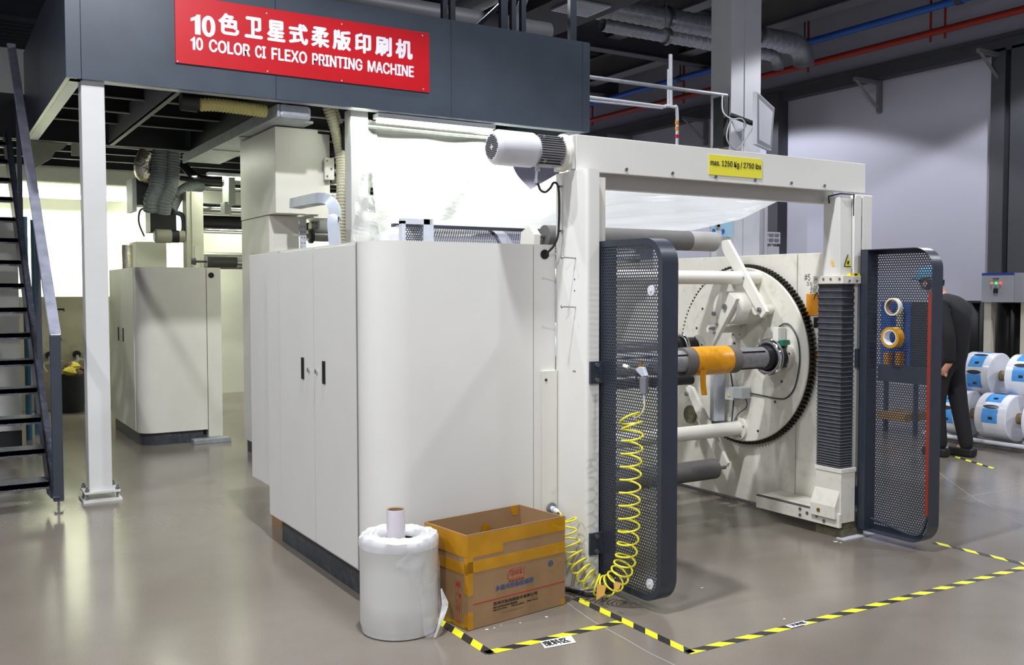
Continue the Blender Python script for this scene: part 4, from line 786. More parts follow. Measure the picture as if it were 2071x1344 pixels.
# ---- hazard tape
def hazard(p, q, label, w_=0.048, per=0.178, ph=0.0, slant=-1.2):
    p, q = Vector((p[0], p[1], 0)), Vector((q[0], q[1], 0)); d = (q-p).normalized(); s_ = Vector((-d.y, d.x, 0)); Ls = (q-p).length; b = MB(); z = 0.0012
    def clipx(a): return max(0, min(Ls, a))
    k = -2
    while k*per/2+ph < Ls+per:
        a0 = k*per/2+ph; a1 = a0+per/2; so = slant*w_
        # parallelogram clipped to the ends
        poly = []
        pts = [(a0, -w_/2), (a1, -w_/2), (a1+so, w_/2), (a0+so, w_/2)]
        def clip(poly, lim, sgn):
            out = []
            for i in range(len(poly)):
                A, B = poly[i], poly[(i+1) % len(poly)]; ia, ib = sgn*(A[0]-lim) >= 0, sgn*(B[0]-lim) >= 0
                if ia: out.append(A)
                if ia != ib: t = (lim-A[0])/(B[0]-A[0]); out.append((lim, A[1]+(B[1]-A[1])*t))
            return out
        pts = clip(pts, 0, 1)
        if pts: pts = clip(pts, Ls, -1)
        if len(pts) > 2: b.add([p+d*a+s_*c+Vector((0, 0, z)) for a, c in pts], [list(range(len(pts)))], k % 2)
        k += 1
    return tag(b.build('hazard_tape', [tyel, tblk]), label, 'floor tape')
hazard((2.090, 4.30), (2.092, 3.60), 'short yellow and black floor tape passing between film roll and cardboard box', ph=0.03, slant=-1.2)
hazard((2.08, 3.612), (2.83, 3.616), 'yellow and black floor tape in front of the cardboard box, by the waste area label', ph=0.04)
hazard((2.853, 4.02), (2.852, 3.135), 'yellow and black floor tape running forward from beside the gantry column foot', ph=0.06, slant=-1.2)
hazard((2.84, 3.147), (5.46, 3.105), 'longest yellow and black floor tape, crossing the floor in front of both gates', ph=0.0)
hazard((5.42, 3.72), (5.44, 3.10), 'yellow and black floor tape running forward from the foot of the right gate', ph=0.05)
hazard(tuple(PZ(1912, 917))[:2], tuple(PZ(2010, 947))[:2], 'worn yellow and black floor tape beyond the right gate near the film roll cart', ph=0.02)
def floor_label(pts, s_, label):
    P = [PZ(x, y) for x, y in pts]; c = thing('floor_label', ((P[0].x+P[2].x)/2, (P[0].y+P[2].y)/2, 0), label, 'label')
    b = MB(); b.add([p+Vector((0, 0, 0.002)) for p in P], [(0, 1, 2, 3)]); b.build('label_paper', paper, c)
    xd = (P[2]-P[3]).normalized(); yd = Vector((-xd.y, xd.x, 0)); W_ = (P[2]-P[3]).length; H_ = (P[0]-P[3]).length
    text('label_characters', s_, 0.05, P[3]+xd*W_*0.11+yd*H_*0.17+Vector((0, 0, 0.002)), xd, yd, dkt, c, bold=0.0013, width=W_*0.78, height=H_*0.66)
floor_label([(1092, 1297), (1155, 1285), (1165, 1299), (1102, 1311)], '废料区', 'white floor label reading 废料区 in front of the cardboard box')
floor_label([(1588, 1265), (1624, 1255), (1638, 1260), (1601, 1270)], '下料区', 'white floor label reading 下料区 on the long striped tape')
b = MB()
for pts in ([(1135, 1208), (1165, 1232), (1200, 1256), (1262, 1290), (1310, 1318), (1368, 1346)], [(1885, 945), (1960, 1000), (2071, 1062)], [(1620, 1100), (1500, 1130)], [(1960, 1003), (2071, 984)]):
    if pts[0][0] == 1620: continue
    P = [PZ(x, y)+Vector((0, 0, 0.0006)) for x, y in pts]
    for A, B in zip(P, P[1:]): 
        s_ = (B-A).normalized().cross(Vector((0, 0, 1)))*0.003; b.add([A-s_, B-s_, B+s_, A+s_], [(0, 1, 2, 3)])
struct(b.build('trim_1', mat('joint_filler', (150, 148, 146), 0.6)))
rg = random.Random(8)
for k, (x, y, sx) in enumerate(((985, 1272, 9), (1000, 1269, 6), (1013, 1264, 4), (1052, 1259, 5), (1105, 1247, 9), (1690, 1095, 16), (1700, 1097, 10), (1420, 1188, 8), (1586, 1251, 6))):
    p = PZ(x, y); b = MB(); n = 7; b.add([p+Vector((math.cos(i*2*PI/n)*rg.uniform(.4, 1)*sx*0.0015, math.sin(i*2*PI/n)*rg.uniform(.4, 1)*sx*0.0011, 0.0008)) for i in range(n)], [list(range(n))])
    tag(b.build('paper_scrap', paper), ['leftmost tiny white fleck on the floor by the near corner of the cardboard box', 'second tiny white fleck from the left along the cardboard box', 'third and smallest white fleck from the left along the cardboard box', 'white fleck on the floor in front of the middle of the cardboard box', 'rightmost white fleck in front of the cardboard box, farthest along it', 'larger white scrap on the floor before the bellows foot', 'smaller white scrap beside the larger one before the bellows foot', 'white fleck in the shadow of the left gate', 'white fleck just behind the 下料区 floor label'][k], 'scrap', 'paper scraps on the floor')
# ---- coiled air hose and gun
ah = thing('coiled_air_hose', (2.99, 3.75, 0.05), 'bright yellow coiled air hose hanging on the left gate down to the floor', 'hose')
ax = [(1272, 838, 2.985), (1279, 870, 2.985), (1277, 920, 2.985), (1275, 970, 2.985), (1273, 1020, 2.985), (1272, 1070, 2.985), (1268, 1110, 2.985), (1262, 1142, 2.98), (1250, 1166, 2.97), (1234, 1182, 2.955), (1214, 1184, 2.93), (1196, 1174, 2.90), (1180, 1157, 2.885), (1166, 1134, 2.875), (1155, 1105, 2.87), (1149, 1072, 2.865), (1148, 1046, 2.87)]
A = smooth_path([PX(x, y, X) for x, y, X in ax], 40)
for p in A: p.z = max(p.z, 0.062)
Ls = [0.0]
for i in range(1, len(A)): Ls.append(Ls[-1]+(A[i]-A[i-1]).length)
pts = []; ang = 0.9*PI; nrm0 = Vector((-1, 0, 0))
for i in range(len(A)):
    t = (A[min(i+1, len(A)-1)]-A[max(i-1, 0)]).normalized(); n1 = (nrm0-t*nrm0.dot(t)).normalized(); n2 = t.cross(n1)
    f = Ls[i]/Ls[-1]; pitch = 0.066 if 0.05 < f < 0.52 else (0.042 if f < 0.05 else (0.046 if f < 0.85 else 0.062))
    if i: ang += 2*PI*(Ls[i]-Ls[i-1])/pitch
    R_ = 0.052 if f < 0.93 else 0.045; pts.append((A[i], n1, n2, ang, R_))
fine = []
for i in range(len(pts)-1):
    a, c = pts[i], pts[i+1]; m = max(1, int((c[3]-a[3])/0.35))
    for j in range(m):
        u = j/m; g = a[3]+(c[3]-a[3])*u; fine.append(a[0].lerp(c[0], u)+(a[1].lerp(c[1], u)*math.cos(g)+a[2].lerp(c[2], u)*math.sin(g))*a[4])
b = MB(); b.tube(fine, 0.0050, 8); b.build('yellow_coil', yel, ah, smooth=True)
b = MB(); b.tube(smooth_path([fine[-1], Vector((2.885, 4.2, 0.36)), Vector((2.89, 4.21, 0.40)), Vector((2.898, 4.25, 0.405))]), 0.0042, 8); b.build('hose_inlet', yel, ah, smooth=True); b = MB(); b.tube(smooth_path([fine[0], PX(1284, 845, 2.97), PX(1296, 838, 2.98), PX(1303, 822, 3.0), PX(1303, 808, 3.01)]), 0.0045, 8); b.build('clear_hose_end', mat('clear_hose', (170, 160, 120), 0.3), ah, smooth=True)
for (x, y, dx, dy) in ((1214, 1188, 12, 26), (1248, 1180, 8, 16)):
    P = [PX(x-dx*.5, y-dy*.3, 2.885), PX(x+dx, y-dy*.1, 2.885), PX(x+dx*.6, y+dy*.6, 2.885), PX(x-dx*.7, y+dy*.95, 2.885)]
    for p in P: p.z = max(p.z, 0.006)
    b = MB(); b.add(P, [(0, 1, 2, 3)]); b.build('tape_tag', mat('pale_orange_tape', (236, 184, 96)), ah, solid=0.001)
gn = thing('air_blow_gun', tuple(PX(1300, 770, 3.01)), 'silver air blow gun hooked on the left perforated gate', 'air gun')
def gp(x, y, X=3.015): return PX(x, y, X)
b = MB(); b.tube([gp(1292, 748), gp(1270, 742)], 0.0035, 8); b.build('nozzle', steel, gn, smooth=True)
b = MB(); b.cyl(gp(1271, 742), gp(1262, 739), 0.009, 14); b.build('nozzle_tip', mat('cream_plastic', (232, 228, 210), 0.5), gn, smooth=True)
b = MB(); b.prism([gp(x, y, 3.005) for x, y in ((1284, 746), (1292, 741), (1300, 742), (1306, 760), (1298, 762), (1290, 754))], (0.02, 0, 0)); b.build('gun_body', alu, gn, bev=0.003)
b = MB(); b.prism([gp(x, y, 3.003) for x, y in ((1293, 762), (1305, 762), (1305, 797), (1295, 797), (1293, 785))], (0.024, 0, 0)); b.build('grip', mat('gun_grey', (130, 132, 138), 0.4, 0.5), gn, bev=0.004)
b = MB(); b.tube(smooth_path([gp(1290, 754, 3.0), gp(1287, 765, 2.995), gp(1289, 785, 2.995)]), 0.003, 6); b.build('trigger', black, gn, smooth=True)
b = MB(); b.cyl(gp(1296, 742), gp(1296, 731), 0.009, 12); b.build('brass_screw', mat('brass', (150, 110, 40)), gn)
b = MB(); b.tube([gp(1298, 737), gp(1310, 738), gp(1310, 736, 3.05)], 0.0025, 6); b.build('hanging_hook', steel, gn)
b = MB(); b.cyl(gp(1303, 797), gp(1303, 812), 0.006, 10); b.build('hose_fitting', alu, gn)
b = MB(); b.tube(smooth_path([(2.80, 4.15, 0.02), (2.87, 4.12, 0.016), (2.91, 4.0, 0.016), (2.97, 3.98, 0.018), (3.1, 4.03, 0.02), (3.2, 4.2, 0.02)]), 0.012, 8); tag(b.build('floor_cable', black, smooth=True), 'black cable lying on the floor around the left gantry column foot', 'cable')
b = MB(); b.tube(smooth_path([(2.80, 4.2, 0.045), (2.9, 4.03, 0.035), (3.0, 4.0, 0.04), (3.12, 4.03, 0.06)]), 0.006, 8); tag(b.build('floor_cable', steel, smooth=True), 'thin grey cable lying over the black one at the left gantry column foot', 'cable')
# ================================================================== PLASTIC SHEETS, TUBE FITTINGS
def lerp_path(P, t):
    t = max(0, min(1, t))*(len(P)-1); i = min(int(t), len(P)-2); return P[i].lerp(P[i+1], t-i)
up_ = [PY(748, 243, 8.25), PY(850, 250, 8.25), PY(930, 257, 8.25), PY(990, 263, 8.25), PY(1012, 290, 8.25), PY(1040, 340, 8.25), PY(1072, 385, 8.25)]
lo_ = [PY(772, 500, 8.1), PY(800, 505, 8.0), PY(850, 500, 7.9), PY(900, 490, 7.8), PY(960, 475, 7.7), PY(1010, 450, 7.7), PY(1074, 400, 8.1)]
def f1(u, v):
    p = lerp_path(up_, u).lerp(lerp_path(lo_, u), v); return p+Vector((0, 0.05*math.sin(u*9+v*2)*math.sin(PI*v)+0.03*math.sin(u*23+v*3), 0))
b = MB(); b.grid(f1, 50, 24); tag(b.build('hanging_plastic_sheet', sheetw, smooth=True), 'brightly lit white plastic sheet hanging under the sign fascia', 'plastic sheet')
ue = [PY(812, 468, 6.6), PY(900, 448, 7.2), PY(1000, 420, 7.6), PY(1072, 385, 8.0), PY(1125, 352, 8.1), PY(1250, 335, 8.1), PY(1400, 345, 8.0), PY(1540, 372, 7.8), PY(1590, 395, 7.6)]
le = [PY(812, 472, 6.1), PY(900, 468, 6.1), PY(1000, 468, 6.1), PY(1090, 470, 6.1), PY(1200, 468, 6.1), PY(1300, 468, 6.1), PY(1400, 462, 6.2), PY(1500, 440, 6.6), PY(1580, 402, 7.3)]
def f2(u, v):
    a, c = lerp_path(ue, u), lerp_path(le, u); p = a.lerp(c, v); return p+Vector((0, 0, -0.10*math.sin(PI*v)*math.sin(PI*min(1, u*1.1))+0.010*math.sin(v*30+u*8)+0.006*math.sin(v*57+u*5)))
b = MB(); b.grid(f2, 80, 50); tag(b.build('draped_plastic_sheet', sheetw, smooth=True), 'long milky plastic sheet sagging over the rollers behind the gantry opening', 'plastic sheet')
def f3(u, v):
    p = lerp_path([PY(712, 240, 7.95), PY(730, 300, 7.9), PY(728, 380, 7.85), PY(715, 430, 7.8), PY(708, 500, 7.7)], v).lerp(lerp_path([PY(765, 245, 8.2), PY(760, 320, 8.1), PY(752, 400, 8.0), PY(762, 450, 7.9), PY(800, 500, 7.7)], v), u)
    return p+Vector((0, 0.035*math.sin(u*8+v*14)+0.02*math.sin(v*31), 0))
b = MB(); b.grid(f3, 14, 30); tag(b.build('post_wrap_film', sheetc, smooth=False), 'clear crumpled film wrapped round the white post left of the bright sheet', 'plastic sheet')
def f4(u, v):
    p = lerp_path([PY(752, 500, 5.6), PY(765, 470, 5.6), PY(800, 455, 5.5), PY(812, 456, 5.4)], u).lerp(lerp_path([PY(770, 500, 5.2), PY(790, 500, 5.15), PY(810, 500, 5.1), PY(816, 500, 5.1)], u), v)
    return p+Vector((0, 0.02*math.sin(u*12+v*9), 0.004*math.sin(v*20)))
b = MB(); b.grid(f4, 12, 12); tag(b.build('guard_wrap_film', sheetc), 'clear film bunched over the left end of the perforated guard', 'plastic sheet')
def tubes(name, x0, x1, y, z, label, along='x'):
    t = thing(name, ((x0+x1)/2, y, z), label, 'light')
    if along == 'x':
        b = MB(); b.box(x0, x1, y-0.06, y+0.06, z, z+0.04); b.build('fitting_body', ltgrey, t)
        for dy in (-0.03, 0.03): b = MB(); b.cyl((x0+0.02, y+dy, z-0.02), (x1-0.02, y+dy, z-0.02), 0.013, 12); b.build('glowing_tube', lampm, t, smooth=True)
    return t
tubes('tube_light', 3.45, 4.65, 7.93, 3.13, 'double fluorescent tube fitting under the fascia above the bright sheet')
tubes('tube_light', 0.4, 2.9, 14.75, 2.93, 'long fluorescent fitting lighting the far white wall behind the stairs')
tubes('tube_light', 3.0, 4.4, 12.05, 3.02, 'fluorescent fitting above the rollers deep under the platform')
b = MB(); b.cyl((3.4, 8.06, 3.08), (4.9, 8.06, 3.08), 0.02, 12); tag(b.build('curtain_rod', steel, smooth=True), 'thin steel rod holding the bright plastic sheet under the fascia', 'rod')
b = MB(); b.box(0.3, 3.2, 14.95, 15.18, 3.0, 3.35); tag(b.build('wall_cable_trunking', wallw), 'cream trunking band above the brightly lit far wall', 'trunking')
# ================================================================== SECOND CABINET (under the platform)
c2 = thing('rewinder_cabinet', (2.2, 11.2, 0), 'smaller looking rounded cream cabinet farther back under the platform', 'cabinet')
arc = [(1.86+0.16-0.16*math.cos(a*PI/2/8), 10.51-0.16*math.sin(a*PI/2/8)) for a in range(9)]
b = MB(); b.prism([(x, y, 0.13) for x, y in [(1.86, 12.1)]+arc+[(2.545, 10.35), (2.545, 12.1)]], (0, 0, 1.72)); b.build('body', cream2, c2, smooth=True)
b = MB(); b.box(2.552, 2.70, 10.35, 12.1, 0.05, 1.85); b.build('end_panel', cream2, c2)
b = MB(); b.cyl((2.60, 10.351, 1.77), (2.60, 10.345, 1.77), 0.03, 18); b.build('cable_hole', blackd, c2)
for y0, y1 in ((10.58, 11.32), (11.325, 12.06)):
    d = MB(); d.box(1.855, 1.861, y0, y1, 0.14, 1.83); d = d.build('door', cream2, c2); yc = 11.2 if y0 < 11 else 11.5
    h = MB(); h.box(1.848, 1.856, yc-0.02, yc+0.02, 1.05, 1.2); h.build('door_handle', black, d)
b = MB(); b.prism([(x, y, 0) for x, y in [(1.88, 12.0)]+[(x+0.02, y+0.03) for x, y in arc]+[(2.5, 10.38), (2.5, 12.0)]], (0, 0, 0.13)); b.build('plinth', toe, c2, smooth=True)
b = MB(); b.box(2.36, 2.75, 10.2, 10.33, 0.0, 0.05); tag(b.build('floor_trunking', galv, bev=0.004), 'low silver floor trunking at the foot of the farther cabinet', 'trunking')
# tower cabinet
tw = thing('tower_cabinet', (2.9, 9.0, 0.0), 'tall cream tower with a wider box on top, behind the near cabinet', 'cabinet')
b = MB(); b.box(2.70, 3.10, 8.44, 9.55, 2.30, 3.07); b.build('upper_box', cream2, tw, bev=0.003)
b = MB(); b.box(3.06, 3.22, 8.46, 9.5, 2.27, 3.04); b.build('upper_side_panel', cream2, tw, bev=0.003)
b = MB(); b.box(2.705, 2.99, 8.66, 9.55, 0.12, 2.295); b.build('lower_body', cream2, tw, bev=0.003)
b = MB(); b.box(2.745, 2.985, 8.652, 8.66, 0.3, 2.28); b.build('lower_door', cream2, tw)
b = MB(); b.box(2.72, 3.0, 8.7, 9.5, 0.0, 0.12); b.build('plinth', toe, tw)
b = MB(); b.box(2.995, 3.06, 8.66, 8.67, 0.3, 2.28); al = b.build('drilled_angle', ltgrey, tw)
for k in range(14):
    for dx in (0.018, 0.045): b = MB(); b.cyl((2.995+dx, 8.66, 2.2-k*0.05), (2.995+dx, 8.657, 2.2-k*0.05), 0.005, 8); b.build('drilled_hole', dkt, al)
b = MB(); b.box(3.15, 3.24, 8.40, 8.44, 2.62, 2.82); mb_ = b.build('roller_mount', cream2, tw, bev=0.004)
for (dx, dz) in ((0.02, 0.03), (0.02, 0.17), (0.06, 0.1)): b = MB(); b.cyl((3.15+dx, 8.40, 2.62+dz), (3.15+dx, 8.392, 2.62+dz), 0.009, 10); b.build('mount_bolt', steel, mb_)
for (y, z, x0, x1, r, m_, lb) in ((8.9, 2.50, 3.24, 4.6, 0.13, chrome, 'upper chrome print cylinder right of the tower cabinet'), (8.9, 2.22, 3.24, 4.6, 0.11, ltgrey, 'pale print cylinder below the chrome one beside the tower'), (8.8, 2.76, 3.24, 4.6, 0.035, steel, 'thin steel roller above the chrome cylinder beside the tower'), (8.75, 2.12, 3.10, 4.6, 0.05, steel, 'small roller with a black collar just under the tower box'), (8.9, 1.98, 3.10, 4.6, 0.035, steel, 'thin low roller beside the drilled angle of the tower')):
    t = thing('print_roller', (x0, y, z), lb, 'roller'); b = MB(); b.cyl((x0, y, z), (x1, y, z), r, 32); b.build('roller_barrel', m_, t, smooth=True)
    b = MB(); b.cyl((x0-0.06, y, z), (x0, y, z), r*0.45, 20); b.build('roller_journal', steeld, t, smooth=True)
    if r == 0.05: b = MB(); b.cyl((x0+0.02, y, z), (x0+0.05, y, z), 0.07, 28); b.build('collar', black, t, smooth=True)
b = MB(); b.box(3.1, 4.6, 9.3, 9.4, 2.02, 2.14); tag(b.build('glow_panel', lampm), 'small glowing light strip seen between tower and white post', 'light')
# cable duct elbow
b = MB(); b.box(4.6, 4.68, 8.6, 13.2, 0, 3.0); tag(b.build('press_side_frame', cream2), 'far side frame of the press that carries the rollers, behind the plastic sheet', 'machine frame')
q0, q1 = PY(597, 418, 8.3), PY(640, 405, 8.0)
cdp = [Vector((2.80, 8.35, 2.33)), Vector((3.0, 7.95, 2.33))]
ed = thing('cable_duct', (3.05, 7.6, 1.85), 'light silver cable duct bending down onto the near cabinet', 'duct')
cl_ = [PY(597, 412, 8.3), PY(648, 402, 7.5), PY(665, 405, 7.4), PY(675, 418, 7.36), PY(678, 440, 7.35), PY(678, 500, 7.35), Vector((3.03, 7.35, 0.0))]
cl_ = smooth_path(cl_, 4); b = MB(); n = len(cl_); wv_ = Vector((0.52, 0.0, 0)).normalized()
sd = Vector((0.85, -0.52, 0)); vs = []
for i, p in enumerate(cl_):
    t = (cl_[min(i+1, n-1)]-cl_[max(i-1, 0)]).normalized(); s1 = t.cross(Vector((-0.52, -0.85, 0)).normalized()).normalized(); s2 = t.cross(s1).normalized()
    vs += [p+s1*0.042+s2*0.05, p-s1*0.042+s2*0.05, p-s1*0.042-s2*0.05, p+s1*0.042-s2*0.05]
b.add(vs, [[i*4+j, i*4+(j+1) % 4, (i+1)*4+(j+1) % 4, (i+1)*4+j] for i in range(n-1) for j in range(4)]+[[0, 1, 2, 3]]); b.build('duct_run', mat('pale_blue_alu', (190, 198, 208), 0.4, 0.2), ed, smooth=True)
# cream ribbed hoses
def ribbed(name, pts, r, m_, label, pitch=0.028):
    P = smooth_path(pts, 14); L_ = [0]
    for i in range(1, len(P)): L_.append(L_[-1]+(P[i]-P[i-1]).length)
    N = int(L_[-1]/pitch*4); Q = []; j = 0
    for k in range(N):
        s_ = L_[-1]*k/(N-1)
        while j < len(P)-2 and L_[j+1] < s_: j += 1
        Q.append(P[j].lerp(P[j+1], (s_-L_[j])/max(1e-6, L_[j+1]-L_[j])))
    b = MB(); b.tube(Q, lambda i: r*(1.0 if i % 4 < 2 else 1.12), 14); return tag(b.build(name, m_, smooth=False), label, 'hose')
ribbed('ribbed_hose', [PY(662, 215, 8.3), PY(680, 270, 8.3), PY(690, 330, 8.3), PY(691, 400, 8.2), PY(688, 500, 8.2)], 0.045, hosec, 'cream ribbed hose dropping beside the white post, left one of the pair')
ribbed('ribbed_hose', [PY(672, 215, 8.5), PY(694, 280, 8.5), PY(703, 340, 8.45), PY(704, 420, 8.4), PY(698, 500, 8.4)], 0.04, hosec, 'cream ribbed hose dropping beside the white post, right one of the pair')
ribbed('ribbed_hose', [(1.95, 8.05, 3.12), (2.1, 8.04, 3.13), (2.5, 8.05, 3.12)], 0.05, mat('yellow_ducting', (190, 180, 110), 0.5), 'short yellowish ribbed hose lying just under the fascia behind the sign')
b = MB(); b.lathe((1.80, 8.05, 3.13), (1, 0, 0), [(0, 0.0), (0, 0.07), (0.13, 0.075), (0.14, 0)], 24); tag(b.build('hose_blower', black, smooth=True), 'round black blower at the end of the yellowish hose', 'blower')
torus((3.3, 8.25, 3.02), 0.11, 0.02, 'x', black, tr) if False else None
b = MB(); b.lathe((3.26, 8.3, 3.0), (1, 0, 0), [(0, 0), (0, 0.12), (0.03, 0.13), (0.06, 0.12), (0.06, 0.09), (0.3, 0.09)], 28); tag(b.build('black_roller_end', black, smooth=True), 'black flanged roller end beside the top of the white post', 'roller')
# galvanised tray under the deck
tb = thing('under_deck_duct', (2.75, 9.4, 3.05), 'long silver sheet metal tray slung under the platform above the tower', 'tray')
b = MB(); b.box(2.56, 2.97, 8.2, 11.35, 3.08, 3.10); b.box(2.55, 2.57, 7.9, 11.35, 3.06, 3.16); b.build('tray_sheet', galv, tb)
b = MB(); b.box(2.57, 2.85, 7.90, 8.2, 3.05, 3.17); b.build('tray_elbow', galv, tb, bev=0.03)
for y in (9.2, 10.2): b = MB(); b.box(2.57, 2.97, y, y+0.01, 3.07, 3.08); b.build('tray_joint', steel, tb)
# hanging machinery at the back
hm = thing('ink_dryer_unit', (2.5, 12.4, 2.15), 'black hanging dryer boxes with twin grey hoses and a small motor', 'machine')
b = MB(); b.box(2.24, 2.60, 12.4, 12.8, 2.66, 3.0); b.build('upper_black_box', black, hm); b = MB(); b.box(2.19, 2.24, 12.42, 12.8, 2.58, 2.98); b.build('box_end', ltgrey, hm)
b = MB(); b.box(2.39, 2.70, 12.4, 12.7, 2.33, 2.68); b.build('lower_black_box', black, hm)
b = MB(); b.lathe((2.42, 12.35, 2.28), (1, 0, 0), [(0, 0), (0, 0.06), (0.02, 0.085), (0.20, 0.085), (0.2, 0.075), (0.36, 0.075), (0.36, 0.0)], 28); b.build('small_motor', mat('motor_dull', (150, 148, 138), 0.5), hm, smooth=True)
b = MB(); b.lathe((2.62, 12.35, 2.28), (1, 0, 0), [(0, 0.078), (0.09, 0.078)], 28); b.build('motor_band', black, hm, smooth=True)
ribbed('grey_hose', [PY(325, 268, 12.2), PY(322, 340, 12.2), PY(316, 380, 12.15), PY(306, 405, 12.15), PY(306, 425, 12.2)], 0.085, hoseg, 'fat grey flexible hose hanging behind the post, left one of the pair', 0.035)
ribbed('grey_hose', [PY(352, 268, 12.2), PY(348, 340, 12.2), PY(343, 380, 12.15), PY(333, 405, 12.15), PY(329, 430, 12.2)], 0.085, hoseg, 'fat grey flexible hose hanging behind the post, right one of the pair', 0.035)
ribbed('grey_hose', [PY(345, 425, 12.4), PY(360, 395, 12.5), PY(385, 378, 12.6), PY(405, 376, 12.7)], 0.07, hoseg, 'grey hose running sideways from the dryer boxes to the rollers', 0.035)
b = MB(); b.tube(smooth_path([PY(300, 310, 12.3), PY(290, 330, 12.3), PY(293, 352, 12.3), PY(312, 350, 12.3)]), 0.11, 12)
tag(b.build('foil_wrapped_pipe', foil, smooth=True), 'crumpled silver foil wrapped pipe under the dark deck', 'pipe')
b = MB(); b.tube(smooth_path([PY(300, 420, 12.3), PY(284, 425, 12.3), PY(281, 450, 12.3), PY(292, 478, 12.3)]), 0.012, 6); tag(b.build('thin_cable', black, smooth=True), 'thin black cable looping left of the dryer boxes', 'cable')
b = MB(); b.tube(smooth_path([PY(350, 428, 12.4), PY(368, 435, 12.4), PY(372, 455, 12.4), PY(370, 470, 12.4)]), 0.03, 8); tag(b.build('elbow_hose', slated, smooth=True), 'dark elbow hose right of the lower black dryer box', 'hose')
bp = thing('beige_pillar', (2.93, 12.4, 0), 'beige machine pillar behind the farther cabinet, right of the grey hoses', 'pillar')
b = MB(); b.box(2.80, 2.86, 12.3, 12.5, 0, 2.84); b.box(2.86, 3.0, 12.28, 12.5, 0, 2.84); b.build('pillar_shaft', mat('beige_paint', (196, 196, 180), 0.5), bp)
b = MB(); b.box(3.0, 4.5, 12.5, 12.6, 2.1, 2.34); tag(b.build('machine_crossbar', wallw), 'wide bright cream crossbar right of the beige pillar', 'beam')
for (z, r, m_, y, lb) in ((2.66, 0.07, chrome, 12.6, 'topmost shiny roller right of the beige pillar, above the dark one'), (2.50, 0.10, black, 12.9, 'black roller in the stack right of the beige pillar'), (2.38, 0.06, chrome, 12.7, 'shiny roller just above the bright cream crossbar'), (2.95, 0.05, chrome, 12.7, 'thin shiny roller high under the tray'), (2.03, 0.05, ltgrey, 12.7, 'pale roller just below the bright cream crossbar'), (1.93, 0.04, steel, 12.7, 'lowest thin roller above the farther cabinet')):
    t = thing('print_roller', (3.2, y, z), lb, 'roller'); b = MB(); b.cyl((3.05, y, z), (4.6, y, z), r, 24); b.build('roller_barrel', m_, t, smooth=True); b = MB(); b.cyl((3.0, y, z), (3.05, y, z), r*.5, 16); b.build('roller_journal', steeld, t)
b = MB(); b.lathe((2.52, 10.9, 1.93), (1, 0, 0), [(0, 0), (0, 0.03), (0.05, 0.04), (0.06, 0.012), (0.17, 0.012), (0.17, 0.065), (0.5, 0.065)], 24); tag(b.build('nip_roller', mat('dark_nip', (60, 60, 58), 0.5), smooth=True), 'small roller with a black end on top of the farther cabinet', 'roller')
for (a0, a1, y0, y1, z1, nm, lb, m_) in ((2.33, 2.70, 13.0, 13.5, 2.24, 'white_machine_box', 'white box unit showing above the farther cabinet', wallw), (2.82, 2.88, 12.0, 12.05, 2.15, 'thin_upright', 'thin white upright left of the beige pillar', wallw)):
    b = MB(); b.box(a0, a1, y0, y1, 0.0, z1); tag(b.build(nm, m_), lb, 'machine')
t = thing('wrapped_roll', (2.14, 12.6, 0), 'grey wrapped roll standing upright above the farther cabinet', 'roll'); b = MB(); b.cyl((2.14, 12.55, 0.0), (2.14, 12.55, 2.17), 0.066, 24); b.build('roll_wrap', foil, t, smooth=True)
b = MB(); b.tube(smooth_path([PY(370, 333, 12.2), PY(400, 360, 12.0), PY(450, 365, 11.9)]), 0.05, 10); b.tube([PY(365, 360, 12.2), PY(452, 371, 11.9)], 0.03, 8); tag(b.build('black_pipe_pair', black, smooth=True), 'black pipes running sideways under the silver tray', 'pipe')
# arm bracket under tray
b = MB(); b.box(3.22, 3.30, 11.9, 12.2, 2.66, 3.0); b.box(3.18, 3.26, 11.95, 12.15, 2.55, 2.7); tag(b.build('doser_unit', mat('dull_machine_grey', (150, 156, 148), 0.45)), 'small grey doser unit hanging under the silver tray', 'machine')
# ---- far left: machine side plate with valves, bin, electrical cabinet
mp_ = thing('machine_side_plate', (1.6, 14.4, 0), 'stained cream machine side panel seen between stairs and white post', 'machine')
b = MB(); b.box(0.9, 2.5, 14.3, 14.8, 0.0, 1.53); b.build('side_panel', mat('stained_cream', (196, 192, 168), 0.5, dirt=(130, 118, 84), dirt_amt=0.35, scale=3), mp_)
b = MB(); b.box(1.50, 1.62, 14.29, 14.3, 1.33, 1.37); b.build('panel_handle', black, mp_); b = MB(); b.box(1.515, 1.605, 14.285, 14.29, 1.332, 1.345); b.build('handle_lip', ltgrey, mp_)
b = MB(); b.lathe((1.53, 14.3, 0.95), (0, -1, 0), [(0, 0), (0, 0.045), (0.02, 0.045), (0.03, 0.02), (0.03, 0)], 20); b.build('valve_knob', slated, mp_)
for x in (1.42, 1.76, 1.93):
    b = MB(); b.tube(smooth_path([(x, 14.25, 0.72), (x, 14.2, 0.66), (x-0.09, 14.2, 0.62), (x-0.05, 14.2, 0.52)]), 0.022, 8); b.tube([(x-0.02, 14.2, 0.68), (x+0.16, 14.2, 0.66)], 0.016, 8); b.lathe((x, 14.3, 0.74), (0, -1, 0), [(0, 0), (0, 0.05), (0.05, 0.05), (0.05, 0)], 16, mi=1); b.build('valve_fitting', [mat('valve_white', (208, 204, 196), 0.4), black], mp_, smooth=True)
wb = thing('waste_bin', (1.62, 13.9, 0), 'black waste bin heaped with yellow rags behind the stair post', 'bin')
b = MB(); b.lathe((1.62, 13.9, 0), (0, 0, 1), [(0, 0), (0, 0.17), (0.46, 0.20), (0.47, 0.215), (0.5, 0.21), (0.49, 0.19), (0.1, 0.165)], 28); b.build('bin_body', black, wb, smooth=True)
rg = random.Random(3); b = MB()
